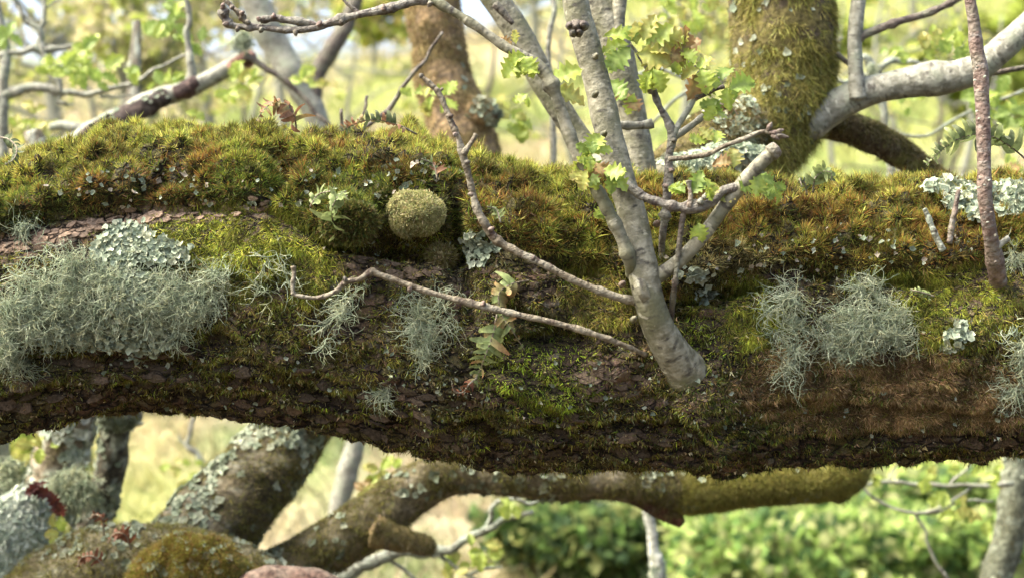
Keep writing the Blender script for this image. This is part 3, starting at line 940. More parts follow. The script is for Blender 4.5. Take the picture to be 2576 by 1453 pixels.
def strands(roots, dirs, nseg, step, rad, cols, r, grav=.12, curl=.55, out=None, branch=2):
    """curly branched threads as three sided tubes"""
    pos, dr = roots.copy(), norm(dirs)
    pts, ds = [pos.copy()], [dr.copy()]
    ax = norm(r.normal(size=pos.shape))
    for k in range(nseg):
        ang = curl * r.normal(1, .6, (len(pos), 1))
        dr = norm(dr + np.cross(ax, dr) * ang + np.array([0, 0, -grav]) + r.normal(size=pos.shape) * .22)
        pos = pos + dr * step * r.uniform(.7, 1.3, (len(pos), 1))
        pts.append(pos.copy()); ds.append(dr.copy())
    Pt = np.stack(pts, 1)
    res = [(Pt, rad, cols)]
    for _ in range(branch):
        j = r.integers(1, nseg, len(roots))
        bp = Pt[np.arange(len(roots)), j]
        bd = norm(np.stack(ds, 1)[np.arange(len(roots)), j] + r.normal(size=bp.shape) * .8)
        pos, dr, q = bp.copy(), bd, [bp.copy()]
        ax2 = norm(r.normal(size=bp.shape))
        for k in range(3):
            dr = norm(dr + np.cross(ax2, dr) * curl * 1.1 + np.array([0, 0, -grav]) + r.normal(size=pos.shape) * .25)
            pos = pos + dr * step * .8
            q.append(pos.copy())
        res.append((np.stack(q, 1), rad * .7, cols))
    Vs, Fs, Cs, o = [], [], [], 0
    for Pt, rd, cl in res:
        n, m = Pt.shape[:2]
        T = norm(np.gradient(Pt, axis=1))
        s1 = norm(np.cross(T, np.array([.31, .52, .79])))
        s2 = np.cross(T, s1)
        tp = np.linspace(1, .28, m)[None, :, None, None] * rd * r.choice([.7, .9, 1.0, 1.5], (n, 1, 1, 1))
        a = np.array([0, 2.094, 4.189])
        V = Pt[:, :, None] + tp * (s1[:, :, None] * np.cos(a)[:, None] + s2[:, :, None] * np.sin(a)[:, None])
        b = (np.arange(n)[:, None, None] * m + np.arange(m - 1)[None, :, None]) * 3
        k = np.arange(3)
        k2 = (k + 1) % 3
        F = np.stack([b + k, b + k2, b + 3 + k2, b + 3 + k], -1).reshape(-1, 4)
        Vs.append(V.reshape(-1, 3)); Fs.append(F + o); o += n * m * 3
        Cs.append(np.repeat(cl * r.uniform(.75, 1.25, (n, 1)), m * 3, 0))
    return np.vstack(Vs), np.vstack(Fs), np.vstack(Cs)


MINT = np.array([[.36, .41, .28], [.29, .345, .24], [.43, .455, .31], [.23, .28, .19]])
GREYG = np.array([[.24, .28, .19], [.17, .21, .14], [.31, .34, .24]])
PALEB = np.array([[.37, .43, .275], [.48, .52, .355], [.25, .31, .19], [.41, .43, .25], [.32, .38, .25]])


# ------------------------------------------------------------------ neighbouring trees
def mossy(parent, name, pts, Y, pal, seed, moss=0, mpal=None, sides=26, per=9, lump=.10, lscale=30, L=.008, droop=.6, lich=0, lsize=.008, lpal=MINT, mossup=-.2, W=.0016):
    V, F, tc = tube(pxpath(pts, Y), sides, per, lump=lump, lscale=lscale, seed=seed)
    r = np.random.default_rng(seed + 500)
    n1, n2 = fbm(V * 25 + seed, 3), fbm(V * 70, 3)
    pal = np.asarray(pal, float)
    col = pal[0] + (pal[1] - pal[0]) * sstep(.4, .6, n1)[:, None]
    col += (pal[2] - col) * sstep(.56, .68, n2)[:, None]
    o = obj(name, mesh(name, V, F, M_BARKC, col=col), parent)
    if moss:
        c = V[:-2].reshape(-1, sides, 3)
        nz = norm((c - c.mean(1, keepdims=True)).reshape(-1, 3))
        nz = np.vstack([nz, [[0, 0, 1]], [[0, 0, 1]]])
        dens = sstep(mossup - .3, mossup + .5, nz[:, 2]) * sstep(.36, .55, n1) + .04
        dens *= sstep(.4, -.1, nz[:, 1])
        p, nr, vi = scatter(V, F[0], dens, moss, r)
        nr = np.where((nr * nz[vi]).sum(1, keepdims=True) < 0, -nr, nr)
        mp = np.asarray(mpal)
        ct = mp[r.integers(0, len(mp), moss)] * (0.7 + .6 * fbm(p * 20, 2))[:, None]
        Vm, Fm, cm = tufts(p, nr, 5, L, W, .8, np.array([0, 0, -.35 * droop]), ct, ct * .5, r, droop=droop, simple=True)
        obj('moss', mesh('moss', Vm, Fm, M_MOSS, col=cm), o, kind='stuff')
    if lich:
        dens = sstep(.48, .60, fbm(V * 12 + 40, 2)) * sstep(.3, -.1, norm(V - V.mean(0))[:, 1] + .0) + .02
        p, nr, vi = scatter(V, F[0], dens, lich, r)
        cen = V[:-2].reshape(-1, sides, 3).mean(1)[np.minimum(vi // sides, len(V[:-2]) // sides - 1)]
        nr = np.where((nr * (p - cen)).sum(1, keepdims=True) < 0, -nr, nr)
        Vm, Fm, cm = lobes(p, nr, lsize * r.uniform(.5, 1.4, lich), lpal[r.integers(0, len(lpal), lich)], r)
        obj('leafy_lichen', mesh('leafy_lichen', Vm, Fm, M_FOLI, col=cm), o, kind='stuff')
    return o


def beard(parent, x, y, Y, w, h, n, seed, pal=PALEB, rad=.0008, label=None):
    r = np.random.default_rng(seed)
    ang, q = r.uniform(0, 2 * np.pi, n), np.sqrt(r.random(n))
    roots = np.stack([P(x + math.cos(a) * w * k * .6, y + math.sin(a) * h * k * .6 - h * .2, Y) for a, k in zip(ang, q)])
    V, F, col = strands(roots, r.normal(size=(n, 3)) + np.array([0, -.5, 0]), 6, max(w, h) * K * Y * .10, rad, pal[r.integers(0, len(pal), n)], r, .25, .4)
    return obj('beard_lichen', mesh('beard_lichen', V, F, M_LICH, col=col), parent, kind='stuff')


OL = [(.10, .085, .03), (.16, .14, .035), (.07, .055, .035)]
BRN = [(.24, .17, .085), (.18, .14, .06), (.12, .09, .055)]
GRY = [(.13, .125, .085), (.09, .09, .055), (.22, .23, .18)]
MP_OL = [(.30, .30, .06), (.23, .225, .045), (.34, .31, .09), (.17, .16, .04)]
MP_BR = [(.36, .27, .13), (.31, .25, .09), (.25, .19, .09)]
MP_MIX = [(.16, .15, .04), (.20, .17, .06), (.11, .11, .03), (.22, .19, .11)]

# the mossy trunk just behind the limb, with its pale boughs
tA = thing('mossy_oak', 'stout oak trunk coated in golden green moss behind the limb with pale boughs beside it', 'tree', None, tuple(P(-850, 2100, 2.8) * np.array([1, 1, 0])))
mossy(tA, 'trunk', [(1950, -260, 125), (1955, -60, 128), (1966, 60, 128), (1968, 170, 126), (1950, 270, 124), (1905, 350, 118), (1850, 440, 112), (1770, 570, 115), (1640, 700, 115, 2.66), (1450, 780, 118, 2.72), (1150, 770, 120, 2.76), (700, 700, 120, 2.78), (200, 690, 125, 2.8), (-300, 800, 130, 2.8), (-700, 1300, 140, 2.8), (-850, 2100, 170, 2.8)], 2.62, OL, 61, 18000, MP_OL, 40, 9, .12, 22, .014, 1.3, 420, .006, GREYG, -2.0)
mossy(tA, 'burr', [(1905, 290, 60), (1840, 330, 78), (1760, 375, 74), (1690, 415, 55), (1610, 480, 46), (1560, 560, 40)], 2.56, OL, 62, 3500, MP_MIX + MP_BR[:1], 24, 8, .2, 26, .009, .5, 260, .006, MINT, -1)
mossy(tA, 'lichen_ledge', [(1920, 400, 30), (1860, 405, 42), (1790, 415, 46), (1710, 430, 40), (1650, 450, 30)], 2.47, GRY, 87, 300, MP_MIX, 18, 8, .2, 30, .007, .5, 800, .0065, MINT * 1.1, -1)
stem('bough', [(2010, 330, 40), (2070, 287, 42), (2130, 252, 40), (2200, 226, 37), (2260, 213, 37), (2330, 200, 40), (2400, 193, 38), (2460, 172, 35), (2520, 125, 33), (2576, 72, 31), (2640, 15, 29), (2760, -90, 26)], (2.6, 2.5), M_PALE, tA, 16, 7, lump=.08, lscale=50, nodes=.06, seed=5)
stem('branch', [(2158, 250, 24), (2154, 200, 20), (2150, 120, 18), (2154, 50, 19), (2165, -40, 18)], 2.56, M_PALE, tA, 12, 6, lump=.08, lscale=60, nodes=.05, seed=6)
stem('twig', [(2160, 98, 10), (2180, 85, 11), (2260, 55, 9), (2330, 35, 9), (2390, 8, 8), (2450, -25, 8)], 2.56, M_DARK, tA, 8, 6, lump=.12, lscale=90, nodes=.03, seed=7)
mossy(tA, 'drooping_bough', [(1990, 300, 34), (2050, 312, 36), (2120, 318, 40), (2190, 345, 40), (2260, 385, 36), (2330, 430, 30), (2400, 480, 26), (2500, 560, 24)], (2.7, 2.75), [(.085, .065, .03), (.06, .045, .025), (.11, .11, .03)], 63, 2600, MP_MIX, 20, 8, .12, 40, .008, .7, 0, .01, MINT, .1)
stem('twig', [(2330, 205, 5), (2400, 200, 6), (2480, 188, 7), (2576, 170, 7), (2660, 160, 6)], 2.58, M_DARK, tA, 7, 5, nodes=.03, seed=8)
stem('twig', [(2105, 135, 7), (2122, 150, 6), (2140, 165, 6), (2156, 178, 6)], 2.58, M_DARK, tA, 6, 5, nodes=.03, seed=9)

# brown trunk further back, the low mossy bough springs from it
tB = thing('brown_oak', 'brown moss clad trunk further back with a low bough curving under the great limb', 'tree', None, tuple(P(1230, 1300, 3.35) * np.array([1, 1, 0])))
mossy(tB, 'trunk', [(1060, -260, 72), (1078, -80, 72), (1095, 30, 70), (1108, 120, 68), (1118, 210, 72), (1145, 280, 76), (1160, 340, 86), (1165, 420, 95), (1180, 600, 95), (1200, 900, 90), (1215, 1080, 60, 3.15), (1180, 1190, 46, 3.05)], 3.3, BRN, 64, 6500, MP_BR, 30, 8, .14, 20, .010, .8, 120, .008, GREYG, -1.5, .0018)
mossy(tB, 'burr', [(1180, 270, 30), (1220, 285, 34), (1245, 268, 22)], 3.25, BRN, 70, 600, MP_BR, 14, 6, .2, 40, .009, .6, 60, .008, GREYG, -1)
mossy(tB, 'bough', [(250, 2150, 95), (420, 1650, 75), (600, 1490, 62), (740, 1420, 62), (850, 1362, 68), (950, 1300, 70), (1020, 1245, 66), (1100, 1200, 56), (1200, 1190, 50), (1300, 1198, 52), (1420, 1206, 54), (1520, 1205, 50), (1620, 1212, 56), (1700, 1228, 54), (1790, 1226, 40)], 3.05, [(.12, .105, .06), (.09, .075, .04), (.17, .155, .11)], 65, 15000, MP_MIX + MP_OL[:1], 26, 8, .13, 26, .009, .6, 420, .008, GREYG, -.6)
mossy(tB, 'bough_end', [(1660, 1218, 40), (1730, 1232, 56), (1800, 1228, 54), (1900, 1216, 51), (2000, 1207, 53), (2080, 1200, 54), (2130, 1190, 48), (2160, 1170, 36), (2172, 1150, 20)], 3.05, [(.17, .165, .04), (.12, .11, .03), (.20, .18, .06)], 69, 8000, MP_OL, 26, 8, .10, 30, .008, .5, 40, .006, GREYG, -1.2)
mossy(tB, 'broken_stub', [(1600, 1220, 48), (1650, 1262, 36), (1690, 1295, 24), (1715, 1318, 12)], 3.05, [(.10, .05, .03), (.06, .035, .025), (.09, .08, .03)], 66, 150, MP_MIX, 14, 6, .2, 60)
mossy(tB, 'broken_stub', [(2080, 1205, 46), (2105, 1235, 32), (2122, 1258, 16)], 3.05, [(.08, .075, .03), (.05, .05, .02), (.09, .08, .03)], 67, 300, MP_OL, 14, 6, .2, 60)
mossy(tB, 'knot', [(940, 1335, 44), (985, 1350, 36), (1035, 1362, 30), (1075, 1376, 24), (1092, 1384, 9)], 3.0, BRN, 68, 800, MP_MIX, 18, 8, .35, 26)

# low forked oak at the lower edge
tC = thing('forked_oak', 'low mossy oak fork with a rounded moss mound seen beneath the limb', 'tree', None, tuple(P(300, 1453, 2.9) * np.array([1, 1, 0])))
mossy(tC, 'trunk', [(40, 2300, 190), (60, 1700, 170), (150, 1500, 120), (260, 1420, 100), (400, 1410, 95), (520, 1430, 90), (640, 1470, 85), (760, 1540, 80)], 2.85, [(.15, .135, .075), (.10, .085, .045), (.20, .20, .13)], 71, 11000, MP_MIX + MP_OL, 34, 9, .3, 14, .010, .3, 900, .007, GREYG, -.6)
mossy(tC, 'bough', [(420, 1480, 120), (500, 1370, 115), (570, 1280, 108), (640, 1200, 100), (705, 1120, 92), (770, 1040, 85), (860, 920, 80), (980, 700, 70), (1050, 500, 55)], (2.95, 3.3), [(.10, .085, .05), (.065, .055, .035), (.17, .165, .12)], 72, 9000, MP_MIX + MP_OL[:1], 34, 9, .28, 16, .009, .5, 900, .009, GREYG, -.8)
mossy(tC, 'moss_mound', [(340, 1490, 40), (400, 1446, 66), (470, 1424, 80), (550, 1432, 64), (640, 1475, 40)], 2.72, [(.09, .085, .02), (.12, .08, .02), (.14, .13, .03)], 73, 3000, [(.24, .24, .04), (.18, .15, .03), (.22, .13, .04)], 26, 7, .5, 20, .010, .1, 160, .006, GREYG, -.6)
V, F, tc = tube(pxpath([(560, 1530, 30), (640, 1482, 44), (720, 1466, 48), (800, 1476, 42), (880, 1510, 36)], 2.7), 18, 8, lump=.35, lscale=22, seed=74)
n1 = fbm(V * np.array([30, 30, 130]), 3)
obj('bare_bark', mesh('bare_bark', V, F, M_BARKC, col=np.array([.13, .10, .075]) + (np.array([.10, .06, .045]) - np.array([.13, .10, .075])) * sstep(.45, .62, n1)[:, None]), tC)

tD = thing('lichened_oak', 'leaning oak trunk crusted with pale lichen beneath the arch of the limb', 'tree', None, tuple(P(60, 1453, 3.3) * np.array([1, 1, 0])))
mossy(tD, 'trunk', [(30, 2200, 110, 3.4), (60, 1600, 90, 3.35), (90, 1420, 75), (120, 1280, 68), (150, 1160, 64), (175, 1060, 60), (190, 950, 56), (170, 700, 45), (110, 430, 30), (80, 330, 22)], 3.3, [(.22, .185, .12), (.14, .115, .075), (.33, .34, .26)], 75, 1500, MP_MIX, 26, 9, .2, 16, .009, .5, 900, .011, np.array([[.42, .46, .36], [.30, .36, .27], [.50, .52, .42]]), -.4)
mossy(tD, 'lichened_stub', [(-40, 1560, 110), (0, 1440, 100), (40, 1340, 88), (70, 1270, 60), (80, 1230, 30)], 3.0, [(.33, .36, .27), (.22, .24, .17), (.40, .43, .34)], 76, 0, None, 24, 7, .2, 20, .009, .5, 1600, .011, np.array([[.48, .54, .42], [.38, .45, .34], [.56, .60, .48]]))
beard(tD, 180, 1245, 3.05, 90, 80, 700, 77, PALEB, .0010)
beard(tD, 30, 1200, 3.1, 50, 60, 250, 78, PALEB, .0010)
tE = thing('slim_dark_oak', 'slim dark trunk studded with grey lichen under the arching limb', 'tree', None, tuple(P(230, 1453, 3.5) * np.array([1, 1, 0])))
mossy(tE, 'trunk', [(150, 2150, 60), (185, 1600, 48), (205, 1400, 42), (245, 1300, 40), (275, 1200, 38), (288, 1110, 37), (285, 1030, 38), (280, 900, 38), (300, 600, 30), (330, 300, 20, 4.2), (345, 60, 12, 4.6)], 3.4, [(.085, .075, .05), (.05, .045, .03), (.20, .22, .17)], 79, 600, MP_MIX, 22, 9, .22, 30, .007, .4, 700, .009, GREYG)
mossy(tE, 'stub', [(285, 1050, 30), (320, 1045, 28), (355, 1042, 16)], 3.36, [(.10, .10, .075), (.06, .06, .045), (.25, .29, .23)], 80, 0, None, 14, 6, .2, 40, .009, .5, 120, .010, GREYG)

# pale bare-limbed trees further off
def sticks(parent, rows, mat=M_PALE, seed0=0):
    for i, (nm, Y, pts) in enumerate(rows):
        big = max(p[2] for p in pts)
        stem(nm, pts, Y, mat, parent, 12 if big > 12 else 7, 6, lump=.12, lscale=40, nodes=.07 if big > 12 else .05, seed=seed0 + i, wob=.01)


tF = thing('pale_oak', 'pale grey oak bough with dark peeling patches rising behind the moss', 'tree', None, (P(100, 1453, 3.5) * np.array([1, 1, 0])).tolist())
sticks(tF, [('trunk', 3.5, [(-60, 2200, 60), (-40, 1300, 55), (-10, 800, 46), (60, 480, 38), (140, 395, 31), (210, 345, 28), (300, 297, 26), (400, 251, 24), (470, 222, 23), (560, 182, 20), (615, 150, 16)]),
            ('branch', 3.5, [(475, 222, 15), (478, 150, 10), (474, 80, 8), (470, 20, 7), (440, -60, 6)]),
            ('branch', 3.5, [(225, 340, 20), (180, 322, 15), (120, 318, 9)])], M_PALE, 200)
mossy(tF, 'dark_bark_patch', [(205, 352, 19), (240, 333, 26), (270, 316, 27), (320, 290, 26), (370, 268, 24.5), (398, 254, 23), (425, 243, 19)], 3.49, [(.05, .038, .03), (.03, .024, .02), (.09, .075, .06)], 81, 0, None, 20, 9, .32, 45, lich=60, lsize=.006, lpal=GREYG)
mossy(tF, 'dark_bark_patch', [(440, 236, 18), (458, 229, 22), (472, 222, 24), (486, 214, 21), (500, 207, 16)], 3.49, [(.07, .042, .034), (.04, .028, .024), (.10, .07, .055)], 82, 0, None, 18, 7, .4, 60)
mossy(tF, 'rotten_end', [(580, 178, 18), (605, 160, 22), (625, 146, 20), (640, 135, 10)], 3.49, [(.17, .085, .06), (.09, .05, .035), (.22, .13, .10)], 83, 0, None, 14, 6, .3, 60)
sticks(tF, [('twig', 3.46, [(620, 140, 9), (660, 172, 8), (705, 193, 7), (760, 245, 6), (800, 290, 5), (850, 335, 5)])], M_DARK, 210)
beard(tF, 610, 110, 3.45, 40, 36, 260, 84, PALEB, .0009)
tG = thing('white_limbed_oak', 'slender white limbed oak with spidery side twigs behind the moss', 'tree', None, (P(-40, 1453, 3.9) * np.array([1, 1, 0])).tolist())
sticks(tG, [('trunk', 3.9, [(-30, 2100, 50), (-20, 1300, 45), (-15, 700, 30), (0, 440, 16), (10, 330, 14), (6, 210, 12), (10, 100, 11), (-30, -60, 9)]),
            ('branch', 3.9, [(-20, 262, 14), (30, 232, 14), (62, 222, 12), (110, 224, 11), (158, 231, 9), (230, 236, 7), (300, 222, 6), (350, 200, 5), (410, 165, 4), (490, 130, 3)]),
            ('branch', 3.9, [(0, 145, 7), (60, 128, 8), (110, 128, 9), (160, 124, 6), (210, 110, 4), (240, 98, 3)]),
            ('branch', 3.9, [(152, 232, 9), (135, 185, 9), (112, 145, 9), (100, 100, 9), (95, 75, 8), (60, 45, 6), (35, 5, 5), (25, -30, 5)]),
            ('branch', 3.9, [(96, 78, 7), (110, 40, 5), (115, -10, 4)]),
            ('twig', 3.9, [(110, 25, 3), (140, 5, 3), (165, -10, 2)]),
            ('twig', 3.9, [(155, 234, 6), (150, 255, 5), (170, 265, 4), (185, 262, 3)]),
            ('twig', 3.9, [(250, 236, 4), (275, 245, 4), (330, 243, 3), (370, 238, 2)])], M_PALE, 220)
tH = thing('forked_pale_oak', 'pale forked trunk with a dark leaning arm against the sky', 'tree', None, (P(790, 1453, 5.0) * np.array([1, 1, 0])).tolist())
sticks(tH, [('trunk', 5.0, [(860, 1700, 40), (830, 1420, 24), (845, 1300, 22), (870, 1200, 25), (895, 1115, 24), (900, 900, 26), (850, 500, 28), (800, 310, 28), (765, 240, 30), (725, 170, 34), (690, 110, 34), (660, 40, 36), (620, -60, 36)])], M_PALE, 240)
sticks(tH, [('leaning_arm', 5.0, [(805, 325, 18), (795, 250, 17), (800, 190, 19), (830, 135, 22), (860, 80, 22), (885, 30, 19), (910, -40, 17)])], M_DARK, 245)
tI = thing('thin_sapling', 'thin bare sapling slanting up across the brown trunk', 'tree', None, (P(880, 1453, 2.75) * np.array([1, 1, 0])).tolist())
sticks(tI, [('stem', 2.75, [(800, 960, 9, 3.15), (830, 700, 8, 3.0), (880, 380, 6), (930, 320, 6.5), (985, 265, 6.5), (1020, 215, 5.5), (1060, 160, 5), (1090, 110, 4), (1115, 85, 3.5)]),
            ('twig', 2.75, [(870, 365, 4), (895, 325, 4), (915, 280, 4), (930, 240, 4)]),
            ('twig', 2.75, [(862, 380, 4), (864, 340, 4.5), (866, 268, 4.5)])], M_DARK, 250)

# lower right: lichened trunk, pole and spidery twigs
tJ = thing('lichened_tree', 'grey green lichen coated trunk with thin bare twigs beside the bough end', 'tree', None, (P(2480, 1453, 4.0) * np.array([1, 1, 0])).tolist())
mossy(tJ, 'trunk', [(2420, 2000, 60), (2460, 1600, 48), (2500, 1470, 42), (2535, 1360, 38), (2552, 1250, 38), (2560, 1130, 36), (2565, 900, 34), (2600, 500, 28), (2640, 100, 20)], 4.0, [(.125, .135, .09), (.075, .08, .05), (.19, .21, .15)], 85, 700, MP_MIX, 22, 8, .2, 30, .008, .4, 900, .007, GREYG)
sticks(tJ, [('twig', 3.9, [(2545, 1215, 7), (2420, 1222, 5), (2330, 1216, 5), (2250, 1211, 5), (2190, 1213, 5), (2140, 1225, 4)]),
            ('twig', 3.9, [(2440, 1222, 4), (2380, 1262, 4), (2310, 1290, 5), (2260, 1282, 4), (2200, 1255, 4), (2170, 1225, 4)]),
            ('twig', 3.9, [(2300, 1290, 4), (2325, 1340, 4), (2345, 1390, 4), (2390, 1460, 4)]),
            ('twig', 3.9, [(2390, 1225, 3.5), (2420, 1190, 3), (2450, 1150, 3)]),
            ('twig', 3.9, [(2230, 1212, 3), (2250, 1180, 3), (2260, 1150, 2)]),
            ('twig', 3.9, [(2300, 1290, 4), (2360, 1290, 4), (2420, 1260, 3), (2500, 1255, 3)])], M_PALE, 260)
tK = thing('lichened_pole', 'thin pale pole with lichen standing below the low mossy bough', 'tree', None, (P(1650, 1453, 4.2) * np.array([1, 1, 0])).tolist())
mossy(tK, 'trunk', [(1665, 1900, 24), (1655, 1460, 20), (1645, 1390, 15), (1640, 1340, 13), (1630, 1290, 13), (1622, 1230, 12), (1600, 1000, 12), (1560, 700, 10)], 4.2, [(.33, .34, .27), (.17, .17, .12), (.42, .44, .36)], 86, 0, None, 14, 8, .2, 40, lich=160, lsize=.008)
tL = thing('pale_low_branch', 'pale crooked branch with forked twigs low beneath the mossy bough', 'branch', None, (P(860, 1453, 3.6) * np.array([1, 1, 0])).tolist())
sticks(tL, [('stem', 3.6, [(700, 1900, 26), (800, 1520, 22), (880, 1442, 20), (940, 1405, 17), (1010, 1388, 14), (1080, 1392, 13), (1150, 1370, 11), (1210, 1338, 10), (1260, 1312, 8), (1340, 1283, 6)]),
            ('twig', 3.6, [(1215, 1335, 7), (1235, 1300, 7), (1250, 1262, 6), (1285, 1250, 6), (1340, 1262, 5), (1400, 1235, 5), (1440, 1228, 4)]),
            ('twig', 3.6, [(1085, 1392, 6), (1120, 1405, 6), (1165, 1440, 5), (1210, 1470, 5)]),
            ('twig', 3.6, [(1165, 1440, 4), (1220, 1430, 4), (1260, 1425, 3)]),
            ('twig', 3.6, [(960, 1400, 5), (1000, 1420, 5), (1050, 1460, 5)])], M_LICHBARK, 270)
tM = thing('upright_sapling', 'thin upright grey sapling between the twin grey stems', 'tree', None, (P(1386, 1453, 3.3) * np.array([1, 1, 0])).tolist())
sticks(tM, [('stem', 3.3, [(1400, 1195, 12, 3.05), (1395, 900, 11), (1388, 300, 8), (1384, 160, 7), (1388, 60, 7), (1390, -40, 6)])], M_PALE, 280)
tN = thing('birch_sprig', 'thin white forked stem in the sunlit gap beneath the arch', 'tree', None, (P(520, 1453, 5.5) * np.array([1, 1, 0])).tolist())
sticks(tN, [('stem', 5.5, [(560, 1900, 10), (530, 1250, 8), (512, 1170, 8), (490, 1135, 8), (470, 1122, 7), (480, 1080, 6), (490, 1000, 6), (495, 700, 5)]),
            ('twig', 5.5, [(470, 1122, 4), (455, 1105, 3), (448, 1095, 2)])], M_PALE, 285)
# twigs that cross the background on the far right and behind the leafy sprays
tO = thing('tangled_branches', 'bare lichened branches weaving behind the mossy trunk and pale bough', 'branch', None, (P(2300, 1453, 3.6) * np.array([1, 1, 0])).tolist())
sticks(tO, [('stem', 3.6, [(2950, 2000, 30), (2800, 1100, 24), (2500, 820, 16), (2260, 600, 13), (2238, 400, 10), (2225, 300, 9), (2210, 240, 12), (2200, 190, 16), (2190, 160, 12), (2170, 140, 8)]),
            ('twig', 3.6, [(2200, 175, 9), (2250, 155, 8), (2300, 160, 6), (2360, 175, 5), (2420, 178, 5)]),
            ('twig', 3.6, [(2195, 180, 7), (2120, 205, 6), (2060, 190, 5), (2000, 200, 5)]),
            ('twig', 3.6, [(2060, 150, 4), (2095, 105, 4), (2120, 95, 4)]),
            ('twig', 3.6, [(2230, 330, 4), (2330, 340, 4), (2420, 290, 4), (2576, 230, 4)]),
            ('twig', 3.6, [(1540, 230, 4), (1640, 175, 5), (1720, 190, 6), (1850, 200, 5)]),
            ('twig', 3.6, [(1850, 200, 5), (1720, 235, 5), (1640, 310, 4)]),
            ('twig', 3.6, [(1660, -20, 5), (1680, 60, 5), (1640, 120, 6), (1630, 200, 5)])], M_LICHBARK, 290)
beard(tO, 2195, 180, 3.5, 25, 25, 120, 95)

# ------------------------------------------------------------------ grey shoots and twigs of the oak itself
M_GREYTWIG = stem_mat('weathered_twig_bark', (0.19, 0.18, 0.14), (0.085, 0.072, 0.055), (0.045, 0.032, 0.024), (0.16, 0.155, 0.11), 80, 1.0)


def shoot(pts, Y, mat, sides=16, per=8, **kw):
    return stem('shoot', pts, Y, mat, oak, sides, per, **kw)


def sub(parent, name, pts, Y, mat, sides=9, per=7, **kw):
    return stem(name, pts, Y, mat, parent, sides, per, **kw)


yb = surf(1740, 960)[0][1]
s1 = shoot([(1785, 1010, 55.8, yb + .09), (1752, 968, 52.2, yb + .045), (1705, 905, 46.8, yb + .006), (1662, 835, 41.4, yb - .016), (1637, 770, 38.7, yb - .03), (1624, 712, 37.8, yb - .035), (1612, 640, 35.1, yb - .035), (1592, 545, 36.0, yb - .03), (1560, 440, 34.2, yb - .02), (1528, 320, 33.3, yb - .01), (1500, 200, 33.3, yb), (1475, 110, 34.2, yb), (1455, 40, 33.3, yb), (1440, -40, 32.4, yb), (1420, -160, 30.6, yb)], 0, M_STEM, 22, 10, lump=.05, lscale=70, nodes=.07, seed=11)
sub(s1, 'collar', [(1580, 716, 43, yb - .033), (1600, 722, 47, yb - .035), (1622, 714, 47, yb - .035), (1650, 700, 42, yb - .03)][1:3], yb, M_STEM, 14, 4, lump=.15, seed=12)
# knot scar with its buds
for i, (x, y, rr) in enumerate([(1449, 70, 20), (1466, 66, 15), (1434, 66, 12), (1456, 82, 13), (1442, 84, 11)]):
    sub(s1, 'knot', [(x, y, rr, yb - .030), (x, y - 2, rr * .8, yb - .042), (x - 1, y - 4, rr * .35, yb - .050)], yb, M_DARK, 10, 4, lump=.3, lscale=200, seed=30 + i)
for i, (x, y) in enumerate([(1522, 335), (1545, 460), (1500, 140), (1568, 712), (1596, 800), (1655, 560), (1500, 235)]):
    sub(s1, 'bud_scar', [(x - 4, y + 4, 9, yb - .03), (x, y, 7, yb - .045), (x + 3, y - 4, 3, yb - .052)], yb, M_RED if i % 2 else M_STEM, 8, 4, lump=.2, lscale=200, seed=40 + i)

s2 = shoot([(1600, 620, 33.1, 2.28), (1545, 470, 31.3, 2.28), (1470, 365, 30.4), (1405, 270, 31.3), (1358, 190, 33.1), (1310, 95, 34.0), (1262, 20, 34.0), (1200, -70, 33.1), (1130, -160, 31.3)], 2.34, M_STEM, 18, 9, lump=.06, lscale=50, nodes=.08, seed=13)
s3 = shoot([(1640, 600, 38.0, 2.26), (1625, 480, 36.1), (1612, 400, 35.1), (1592, 290, 34.2), (1570, 190, 34.2), (1545, 105, 36.1), (1515, 30, 34.2), (1480, -50, 30.4)], 2.29, M_STEM, 18, 9, lump=.06, lscale=50, nodes=.08, seed=14)
sub(s3, 'side_branch', [(1548, 100, 24), (1555, 40, 18), (1562, -30, 17)], 2.28, M_STEM, 10, 6, lump=.08, nodes=.05, seed=15)
sub(s2, 'bud_scar', [(1245, 10, 12), (1268, 35, 10), (1290, 60, 6)], 2.29, M_DARK, 8, 4, lump=.3, lscale=90, seed=16)

s4 = sub(s1, 'arching_twig', [(1592, 690, 16.0, yb - .03), (1583, 655, 16.0, yb - .05), (1560, 590, 16.0, yb - .055), (1520, 510, 15.2, yb - .06), (1480, 440, 14.4, yb - .06), (1440, 360, 14.4, yb - .06), (1412, 280, 15.2, yb - .06), (1385, 210, 15.2, yb - .06), (1352, 165, 16.8, yb - .06), (1310, 140, 13.6, yb - .06), (1262, 112, 12.0, yb - .06), (1200, 68, 11.2, yb - .06), (1140, 30, 10.4, yb - .06), (1085, 2, 10.4, yb - .06), (1040, 4, 8.8, yb - .06)], 0, M_STEM, 14, 9, lump=.10, lscale=90, nodes=.028, seed=17)
sub(s1, 'budded_twig', [(1075, 2, 11, yb - .06), (1040, 4, 12, yb - .06), (980, 22, 11, yb - .06), (900, 38, 10, yb - .06), (840, 55, 10, yb - .06), (788, 72, 9, yb - .06), (720, 76, 8, yb - .06), (660, 70, 7, yb - .06), (610, 68, 7, yb - .06), (580, 62, 8, yb - .06), (566, 45, 9, yb - .06), (560, 24, 9, yb - .06)], 0, M_GREYTWIG, 11, 9, lump=.22, lscale=130, nodes=.012, seed=75)
s4b = sub(s1, 'twig', [(800, 66, 8), (770, 57, 9), (720, 50, 8), (690, 46, 8), (655, 52, 7)], yb - .06, M_GREYTWIG, 9, 8, lump=.3, lscale=140, nodes=.009, seed=18)
s4c = sub(s1, 'twig', [(640, 72, 6), (618, 55, 7), (604, 36, 6), (585, 18, 6), (566, 0, 5), (550, -25, 5)], yb - .06, M_TWIG, 9, 8, lump=.3, lscale=140, nodes=.009, seed=19)
